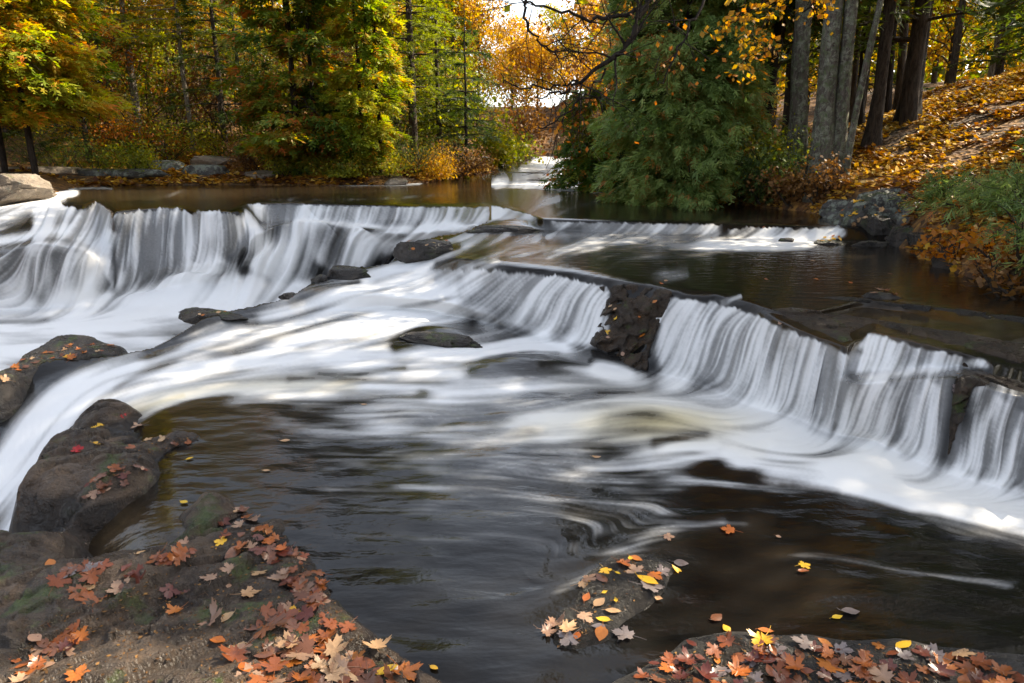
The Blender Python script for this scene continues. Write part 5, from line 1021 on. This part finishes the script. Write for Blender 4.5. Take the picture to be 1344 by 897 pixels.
feat = [  # px, py, kind, colour, label, rot, scale
 (126, 560, 'oval', 'yellow', 'bright yellow oval leaf lying sideways on the upper lobe of the slab', 80, 1.15), (131, 584, 'heart', 'yellow', 'small yellow leaf pointing down between the red maple leaf and the pale pink one', 190, 1.0), (102, 592, 'maple', 'red', 'vivid red maple leaf on the upper lobe of the slab', 200, .75), (160, 546, 'maple', 'red', 'dull red leaf seen edge-on at the tip of the upper lobe', 100, .8),
 (179, 562, 'maple', 'pink', 'pale pink maple leaf with long stalk on the upper lobe', -50, 1.05), (170, 588, 'maple', 'rust', 'curled rust leaf below the pale pink maple leaf', 60, .85), (196, 577, 'maple', 'cream', 'small tan curled leaf right of the rust one on the upper lobe', 20, .6), (212, 578, 'maple', 'cream', 'crumpled tan leaf at the wet tail of the upper lobe', 140, .6), (228, 583, 'maple', 'brown', 'dark crumpled leaf on the wet tail of the upper lobe', 60, .6), (246, 582, 'maple', 'rust', 'last brown leaf at the end of the wet tail', 60, .5),
 (317, 670, 'oval', 'pink', 'white-pink oval leaf at the top of the slab edge pile', 95, 1.1), (308, 673, 'oval', 'cream', 'yellowish leaf touching the white-pink oval one', 60, .6), (242, 661, 'oval', 'yellow', 'yellow leaf floating in the shallow inlet by the slab ridge', 70, .85), (251, 603, 'heart', 'yellow', 'small yellow leaf floating just off the upper lobe', 120, .8), (350, 619, 'oval', 'cream', 'pale yellow leaf drifting in the dark pool right of the slab', 90, .85), (375, 580, 'oval', 'cream', 'faint tan leaf drifting nearest the curling chute', 90, 1.1), (183, 726, 'oval', 'cream', 'pale yellow leaf at the rim of the shallow inlet', 100, .8), (66, 740, 'oval', 'orange', 'long tan leaf left of the shallow inlet', 85, 1.2),
 (123, 746, 'maple', 'grey', 'grey maple leaf just below the shallow inlet', -40, 1.15), (88, 755, 'maple', 'grey', 'smaller grey maple leaf left of the larger grey one', 120, .8), (155, 771, 'maple', 'pink', 'pale pink maple leaf on the rust heap below the inlet', 30, .95), (116, 772, 'maple', 'cream', 'cream leaf left of the pale pink one on the rust heap', 80, .7), (117, 785, 'maple', 'rust', 'large orange brown leaf under the cream and pink ones', -80, 1.1), (239, 713, 'maple', 'pink', 'lone dusty pink leaf on the ridge right of the inlet', 0, .7),
 (288, 712, 'maple', 'yellow', 'yellow leaf with curled rim at the left of the edge pile', 70, .8), (305, 726, 'oval', 'brown', 'long brown leaf below the yellow curled one', 110, 1.3), (384, 729, 'maple', 'pink', 'pink maple leaf at the wet outer edge of the slab', 40, 1.0), (338, 754, 'maple', 'cream', 'cream maple leaf with pointed lobes in the middle of the slab', -30, .9), (298, 749, 'maple', 'pink', 'pink leaf left of the cream pointed one', 150, .75), (276, 757, 'maple', 'pink', 'flat pinkish leaf left of its pink neighbour on bare rock', 70, .75), (300, 771, 'heart', 'pink', 'tiny pink leaf alone on bare rock', 0, .6),
 (330, 779, 'maple', 'cream', 'bright cream maple leaf star shaped on the rock below the pointed one', 160, .9), (362, 762, 'maple', 'pink', 'dusty pink leaf between the cream star and the wet edge', 210, .85), (399, 770, 'maple', 'pink', 'pale lilac leaf near the wet edge of the slab', 20, .85), (227, 804, 'maple', 'orange', 'lone orange tan leaf with long stalk on bare rock', -75, .9), (242, 776, 'maple', 'dark', 'flat wet dark red leaf stuck to the bare rock', 40, 1.2), (222, 778, 'maple', 'dark', 'flat wet dark leaf left of its dark twin on bare rock', 140, .9),
 (280, 808, 'maple', 'pink', 'large dusty pink maple leaf in the middle of the slab front', 60, 1.25), (297, 812, 'oval', 'cream', 'cream curled leaf across the large dusty pink one', 150, 1.0), (332, 823, 'heart', 'brown', 'big smooth brown leaf right of the cream curled one', 80, 1.7), (384, 803, 'maple', 'yellow', 'yellow leaf glowing on the rust pile at the slab edge', 0, .75), (317, 851, 'maple', 'cream', 'yellow cream leaf beside a curled orange one at the front', 200, 1.0), (285, 842, 'oval', 'orange', 'curled orange brown leaf left of the yellow cream one', 90, 1.1), (322, 878, 'oval', 'orange', 'orange leaf lying across the front edge of the slab pile', 60, 1.0),
 (371, 872, 'maple', 'cream', 'large cream pink leaf catching light at the bottom', -20, 1.15), (406, 863, 'maple', 'pink', 'pale pink leaf right of the large cream pink one', 100, 1.0), (367, 843, 'maple', 'cream', 'cream leaf above the large cream pink one', 40, .9), (440, 878, 'maple', 'pink', 'pale leaf at the lower end of the slab edge pile', 60, 1.1), (462, 885, 'maple', 'cream', 'creamy leaf beside the yellow one at the bottom of the pile', 160, 1.0), (509, 880, 'oval', 'yellow', 'upright yellow leaf at the bottom tip of the slab pile', 10, 1.2), (542, 891, 'heart', 'yellow', 'yellow leaf at the water line at the bottom of the pile', 60, .9), (570, 879, 'oval', 'yellow', 'yellow leaf floating just past the bottom tip of the slab', 60, .6),
 (104, 884, 'maple', 'orange', 'orange leaf by itself at the bottom left front', -60, 1.1), (35, 892, 'maple', 'pink', 'pale pink leaf at the bottom left corner', 90, 1.0), (48, 850, 'maple', 'pink', 'dusty leaf on top of the bottom left heap', 60, .9), (101, 833, 'maple', 'orange', 'bright orange leaf at the top of the bottom left heap', 30, .8),
 # cluster on the submerged rock
 (851, 763, 'oval', 'yellow', 'large bright yellow oval leaf on the surfacing rock cluster', 82, 1.35), (795, 751, 'maple', 'yellow', 'orange yellow curled leaf at the upper left of the rock cluster', 50, .65), (812, 754, 'heart', 'yellow', 'small round yellow leaf right of the curled one', 90, .5), (827, 733, 'heart', 'yellow', 'upright golden leaf at the top of the rock cluster', 10, .6), (838, 735, 'heart', 'orange', 'tan brown leaf at the top right of the rock cluster', 50, .9), (885, 747, 'heart', 'yellow', 'yellow heart shaped leaf at the right of the rock cluster', -20, 1.0), (897, 741, 'heart', 'grey', 'olive grey leaf under water beside the yellow heart shaped one', 80, 1.0),
 (832, 748, 'maple', 'pink', 'pinkish wet maple leaf in the centre of the rock cluster', 30, 1.0), (820, 742, 'maple', 'rust', 'brown wet leaf tucked at the top left of the cluster centre', 120, .9), (858, 771, 'maple', 'grey', 'grey brown maple leaf under the large bright yellow one', 190, 1.25), (872, 750, 'maple', 'grey', 'grey leaf behind the large bright yellow one', 250, .9), (861, 757, 'maple', 'orange', 'tan orange leaf peeking above the large bright yellow one', 70, .8), (789, 759, 'oval', 'brown', 'narrow brown leaf with stalk at the left of the rock cluster', 150, 1.0), (775, 758, 'maple', 'pink', 'pale peach leaf at the left rim of the rock cluster', 60, .8), (768, 766, 'maple', 'cream', 'tan leaf at the outer left rim of the rock cluster', 10, .75), (771, 783, 'heart', 'orange', 'tan leaf between the narrow brown one and the speckled one', 20, .9),
 (789, 790, 'heart', 'cream', 'speckled yellow tan leaf in the middle left of the cluster', 20, 1.25), (795, 778, 'heart', 'yellow', 'tiny round yellow leaf above the speckled one', 0, .45), (808, 788, 'heart', 'yellow', 'tiny yellow leaf right of the speckled one', 40, .45), (806, 803, 'oval', 'cream', 'tan oval leaf below the speckled one', 80, .95), (867, 789, 'heart', 'cream', 'small cream leaf alone below the cluster', 60, .6), (791, 814, 'oval', 'yellow', 'yellow leaf standing tilted in the lower cluster', 200, 1.0), (788, 836, 'heart', 'orange', 'orange yellow leaf at the bottom of the lower cluster', 160, 1.3), (816, 834, 'maple', 'grey', 'grey brown maple leaf right of the orange yellow one', 250, 1.0), (770, 812, 'maple', 'pink', 'pinkish grey maple leaf at the top of the lower cluster', 60, .9),
 (733, 818, 'maple', 'pink', 'tan pink maple leaf at the far left of the lower cluster', 50, 1.05), (749, 828, 'maple', 'cream', 'golden tan leaf on the lower left cluster', 110, .9), (744, 842, 'maple', 'grey', 'wet grey leaf at the bottom of the lower left cluster', 150, 1.05), (757, 836, 'oval', 'orange', 'small brown orange leaf on the lower left cluster', 70, .7), (782, 822, 'heart', 'grey', 'grey leaf between the two yellow ones of the lower cluster', 90, .9), (722, 832, 'maple', 'pink', 'pale leaf sticking out left of the lower cluster', 80, .8),
 # afloat in the dark pool
 (879, 706, 'maple', 'pink', 'pinkish grey maple leaf afloat above the rock cluster', 80, .75), (954, 697, 'maple', 'orange', 'orange maple leaf afloat right of the pinkish one', 250, .8), (1057, 743, 'maple', 'yellow', 'yellow leaf afloat in the dark pool above the brown one', 100, .75), (1055, 752, 'oval', 'rust', 'rust leaf touching the yellow floating one', 90, .7), (1023, 707, 'heart', 'pink', 'small pink leaf afloat beyond the yellow floating one', 50, .45), (941, 812, 'oval', 'brown', 'brown leaf afloat left of the rust leaf pile', 130, .95), (952, 825, 'heart', 'yellow', 'yellow leaf just above the left end of the rust pile', 200, .8), (1101, 812, 'heart', 'yellow', 'yellow leaf in the shallow just above the middle of the rust pile', 100, .9), (1117, 805, 'oval', 'grey', 'grey leaf behind the yellow one above the rust pile', 90, 1.0), (783, 602, 'oval', 'cream', 'pale leaf drifting below the standing wave', 90, .75), (478, 532, 'oval', 'cream', 'faint tan leaf drifting in the rippled middle of the pool', 90, .8), (1006, 830, 'oval', 'orange', 'small orange leaf above the yellow maple leaf of the pile', 80, .8),
 # on the right pile
 (997, 843, 'maple', 'yellow', 'bright yellow maple leaf on the rust pile', -70, 1.0), (1187, 847, 'oval', 'yellow', 'bright yellow oval leaf at the right of the rust pile', 85, 1.1), (1090, 873, 'maple', 'orange', 'glowing orange maple leaf in the middle of the rust pile', 160, 1.1), (1080, 855, 'maple', 'orange', 'orange leaf above the glowing one in the rust pile', 20, .9), (1219, 859, 'maple', 'grey', 'grey maple leaf right of the bright yellow oval one', 60, 1.1), (1109, 855, 'maple', 'grey', 'grey leaf right of the orange ones on the rust pile', 10, .9), (975, 866, 'maple', 'grey', 'grey wet leaf below the bright yellow maple leaf', 80, 1.0), (1152, 885, 'maple', 'pink', 'large lilac grey maple leaf low on the rust pile', 40, 1.25), (941, 890, 'maple', 'grey', 'grey leaf at the lower left of the rust pile', 110, .9), (1262, 856, 'maple', 'cream', 'tan leaf at the right end of the rust pile', 90, .9), (1015, 857, 'maple', 'grey', 'grey leaf right below the bright yellow maple leaf', 200, .7),
 # rock face between the falls
 (859, 395, 'heart', 'orange', 'orange leaf near the top of the wet rock face', 70, 1.1), (808, 405, 'heart', 'cream', 'tan leaf at the upper left of the rock face', 10, 1.0), (802, 402, 'heart', 'cream', 'small cream leaf left of the tan one on the rock face', 0, .7), (809, 418, 'heart', 'yellow', 'yellow tan leaf under the tan one on the rock face', 20, .9), (798, 436, 'heart', 'yellow', 'bright yellow leaf at the left of the rock face', 80, 1.2), (797, 443, 'heart', 'pink', 'lilac leaf right under the bright yellow one', 100, .9), (839, 416, 'oval', 'orange', 'narrow tan leaf in the middle of the rock face', 20, .7), (845, 439, 'heart', 'orange', 'brown orange oval leaf low on the rock face', 0, 1.2), (817, 464, 'heart', 'pink', 'white leaf at the foot of the rock face', 30, .9), (868, 373, 'oval', 'orange', 'orange leaf on the lip above the rock face', 80, .9), (874, 369, 'oval', 'cream', 'cream leaf on the lip beside the orange one', 60, .8),
 (1025, 425, 'maple', 'pink', 'small pink leaf on the brown lip above the right fall', 0, .6), (1085, 431, 'oval', 'cream', 'pale oval leaf on the brown slab above the right fall', 90, .7), (1268, 492, 'maple', 'pink', 'pinkish maple leaf caught on the ledge right of the small falls', 0, 1.0), (1255, 510, 'maple', 'grey', 'grey leaf under the pinkish one on the ledge', 30, .8)]
for f_ in feat: leaf(f_[0], f_[1], f_[2], f_[3], f_[4], f_[5], f_[6], 7, .004)
def inpoly(x, y, p):
    c = False; j = len(p)-1
    for i in range(len(p)):
        if (p[i][1] > y) != (p[j][1] > y) and x < (p[j][0]-p[i][0])*(y-p[i][1])/(p[j][1]-p[i][1])+p[i][0]: c = not c
        j = i
    return c
def pile(poly, n, mix, grp, place_, s=(.75, 1.15), tilt=9, lift=.009, kinds=('maple', 'maple', 'maple', 'oval'), names=None):
    xs = [p[0] for p in poly]; ys = [p[1] for p in poly]; k = 0; pts = []
    while k < n:
        best = None
        for _ in range(6):
            x, y = lr.uniform(min(xs), max(xs)), lr.uniform(min(ys), max(ys))
            if not inpoly(x, y, poly): continue
            d = min([1e9]+[math.hypot(x-a, y-b) for a, b in pts])
            if best is None or d > best[0]: best = (d, x, y)
        if best is None: continue
        _, x, y = best; pts.append((x, y)); k += 1; m = lr.choice(mix); kd = lr.choice(kinds)
        cn = {'pink': 'dusty pink', 'dark': 'dark red', 'grey': 'wet grey'}.get(m, m)
        leaf(x, y, kd, m, '%s %s leaf %s' % (cn, {'maple': 'maple', 'oval': 'oval', 'heart': 'rounded'}[kd], place_), None, lr.uniform(*s), tilt, lr.uniform(.001, lift), grp)
RU = ['rust', 'rust', 'brown', 'dark', 'rust', 'brown', 'pink', 'orange']
pile([(108, 640), (130, 622), (160, 612), (196, 606), (194, 616), (170, 630), (150, 645), (120, 658), (98, 652)], 20, ['brown', 'pink', 'rust', 'dark', 'brown'], 'leaves heaped on the upper lobe', 'in the brown heap on the upper lobe of the slab', (.5, .8))
pile([(285, 680), (318, 672), (350, 690), (366, 712), (385, 720), (408, 738), (425, 762), (432, 790), (420, 800), (390, 790), (370, 760), (345, 730), (310, 715), (285, 700)], 48, RU, 'leaves piled along the slab edge', 'in the wet pile along the upper slab edge', (.6, 1.0))
pile([(335, 800), (380, 780), (432, 790), (455, 812), (480, 836), (515, 868), (535, 890), (500, 905), (340, 905), (300, 870), (330, 830)], 58, RU+['cream', 'rust'], 'leaves piled at the slab front', 'in the thick pile at the lower slab edge', (.7, 1.15), 12, .014)
pile([(75, 748), (140, 742), (170, 755), (160, 780), (110, 795), (70, 765)], 8, ['rust', 'rust', 'brown'], 'rust leaves below the shallow inlet', 'in the rust heap below the shallow inlet', (.8, 1.1))
pile([(150, 750), (200, 735), (262, 716), (262, 726), (200, 752), (170, 762)], 12, ['rust', 'dark', 'rust'], 'leaves plastered along the ridge crack', 'plastered along the ridge crack right of the inlet', (.6, 1.))
pile([(22, 868), (40, 835), (95, 822), (112, 836), (90, 860), (60, 882), (30, 890)], 14, ['rust', 'brown', 'dark', 'pink', 'rust'], 'leaves in the bottom left heap', 'in the bottom left heap on the slab', (.8, 1.1))
pile([(832, 888), (880, 862), (905, 842), (960, 838), (1060, 842), (1150, 845), (1250, 858), (1310, 872), (1370, 885), (1380, 905), (840, 905)], 78, ['rust', 'dark', 'rust', 'dark', 'brown', 'orange', 'rust', 'grey'], 'leaves in the rust pile at the bottom right', 'in the soaked rust pile at the bottom right', (.62, 1.05), 10, .010)
pile([(10, 488), (40, 466), (90, 452), (155, 452), (150, 462), (90, 470), (40, 484), (0, 500)], 26, ['orange', 'rust', 'cream', 'orange', 'brown', 'yellow'], 'leaves on the low left rock', 'scattered over the low rock beside the left foam pool', (.5, .9))
pile([(530, 320), (560, 309), (600, 305), (598, 314), (560, 326), (535, 330)], 9, ['yellow', 'orange', 'cream'], 'leaves on the jagged ridge rock', 'stuck on the jagged rock in the upper cascade', (.9, 1.2), kinds=('heart', 'oval'))
pile([(230, 432), (262, 412), (300, 408), (270, 420)], 5, ['cream', 'orange'], 'leaves on the crest ledge', 'stuck on the flat crest ledge by the big foam pool', (.6, .9), kinds=('heart',))
pile([(1072, 316), (1085, 310), (1108, 310), (1106, 318)], 8, ['yellow', 'yellow', 'orange'], 'leaves on the small weir stone', 'heaped on the small stone below the weir end', (.9, 1.2), kinds=('heart', 'oval'))
pile([(1105, 268), (1140, 262), (1165, 272), (1130, 300), (1105, 292)], 14, ['yellow', 'cream', 'orange', 'yellow'], 'leaves on the bank rocks', 'lying on the grey bank rocks beside the weir', (.8, 1.2))
pile([(1136, 384), (1150, 376), (1176, 380), (1176, 388)], 4, ['brown', 'pink'], 'leaves on the ledge stone', 'on the small stone behind the right fall', (.7, 1.), kinds=('maple',))
pile([(760, 262), (860, 258), (980, 292), (1100, 330), (1180, 360), (1180, 380), (1000, 372), (860, 350)], 12, ['orange', 'cream', 'brown'], 'small leaves drifting in the upper pools', 'drifting small on the brown upper pools', (.6, .9), kinds=('oval',))
print('leaves', nleaf[0])

br = np.random.default_rng(44); pts = []; nrs = []
for poly, cnt in (([(100, 650), (200, 600), (260, 575), (215, 560), (120, 640)], 180), ([(285, 680), (330, 668), (376, 695), (440, 790), (540, 890), (330, 905), (200, 870), (260, 760)], 620), ([(20, 900), (20, 830), (200, 740), (260, 720), (200, 900)], 380), ([(830, 900), (880, 850), (1000, 836), (1250, 850), (1344, 900)], 420), ([(0, 495), (60, 458), (160, 452), (60, 482)], 160), ([(730, 850), (760, 770), (830, 735), (890, 745), (820, 800), (790, 850)], 90)):
    k = 0; px_ = [q[0] for q in poly]; py_ = [q[1] for q in poly]
    while k < cnt:
        x, y = lr.uniform(min(px_), max(px_)), lr.uniform(min(py_), max(py_))
        if not inpoly(x, y, poly): continue
        k += 1; h = surf(x, y)
        if h is None or h[3] == 4: continue
        pts.append(tuple(h[0]+h[1]*.002 if h[1].z > 0 else h[0]-h[1]*.002))
pts = np.array(pts); n = len(pts); th = br.uniform(0, 6.28, n); need = br.random(n) < .45
dd = unit(np.stack([np.cos(th), np.sin(th), br.normal(0, .1, n)], -1)); up_ = unit(np.stack([br.normal(0, .3, n), br.normal(0, .3, n), np.ones(n)], -1))
ln = np.where(need, br.uniform(.02, .05, n), br.uniform(.006, .018, n)); wd = np.where(need, .0012, ln*.6); v, f = quads(pts, dd, up_, ln, wd)
tag(link('forest_debris', mesh_np('forest_debris', v, [f], M_brownleaf, {'tint': np.repeat(br.random(n), 4)}, False)), 'crumbs of leaf, needles and bark lying between the leaves on the near rocks', 'debris', kind='stuff')
br = np.random.default_rng(45); mb = MB()
for k in range(70):
    x, y = br.uniform(3.2, 10), br.uniform(6, 16); z = gz1(x, y)
    if ground_z(np.array([[x]]), np.array([[y]]))[1][0, 0] < .15: continue
    a_ = br.uniform(0, 6.28); l_ = br.uniform(.25, 1.1); t_ = np.linspace(0, 1, 6); xs_ = x+np.cos(a_)*t_*l_+br.normal(0, .02, 6); ys_ = y+np.sin(a_)*t_*l_+br.normal(0, .02, 6)
    zs_ = ground_z(xs_[None], ys_[None])[0][0]+.03; v, f = tube(np.stack([xs_, ys_, zs_], -1), np.linspace(.012, .004, 6)*br.uniform(.6, 1.6), 5); mb.add(v, f)
tag(link('fallen_twigs', mb.mesh('fallen_twigs', M_bark)), 'dead twigs scattered through the leaf carpet of the right bank', 'twigs', kind='stuff')
EXPO = 1.6

# ================================================================== LIGHT
SUN_EL, SUN_AZ = R(37), R(64)      # azimuth clockwise from +Y (towards +X)
w = bpy.data.worlds.new('World'); scene.world = w; w.use_nodes = True
t = w.node_tree; bg = t.nodes['Background']; sky = t.nodes.new('ShaderNodeTexSky'); sky.sky_type = 'NISHITA'; sky.sun_disc = False
sky.sun_elevation = SUN_EL; sky.sun_rotation = SUN_AZ; sky.dust_density = 2.0; sky.air_density = 1.
hs = t.nodes.new('ShaderNodeHueSaturation'); hs.inputs['Saturation'].default_value = .45; t.links.new(sky.outputs[0], hs.inputs['Color']); t.links.new(hs.outputs[0], bg.inputs[0]); bg.inputs[1].default_value = .15
sd = bpy.data.lights.new('sun', 'SUN'); sd.energy = 5.0; sd.angle = R(.55); sd.color = (1, .87, .67)
so = bpy.data.objects.new('sun', sd); C.objects.link(so)
dirv = Vector((math.sin(SUN_AZ)*math.cos(SUN_EL), math.cos(SUN_AZ)*math.cos(SUN_EL), math.sin(SUN_EL)))
so.rotation_euler = dirv.to_track_quat('Z', 'Y').to_euler(); so.location = dirv*30
scene.render.engine = 'CYCLES'
scene.view_settings.view_transform = 'Standard'; scene.view_settings.look = 'None'; scene.view_settings.exposure = EXPO; scene.view_settings.gamma = 1
cy = scene.cycles; cy.max_bounces = 6; cy.diffuse_bounces = 3; cy.glossy_bounces = 3; cy.transmission_bounces = 5; cy.transparent_max_bounces = 6
cy.use_denoising = True; cy.sample_clamp_indirect = 6; cy.caustics_reflective = False; cy.caustics_refractive = False
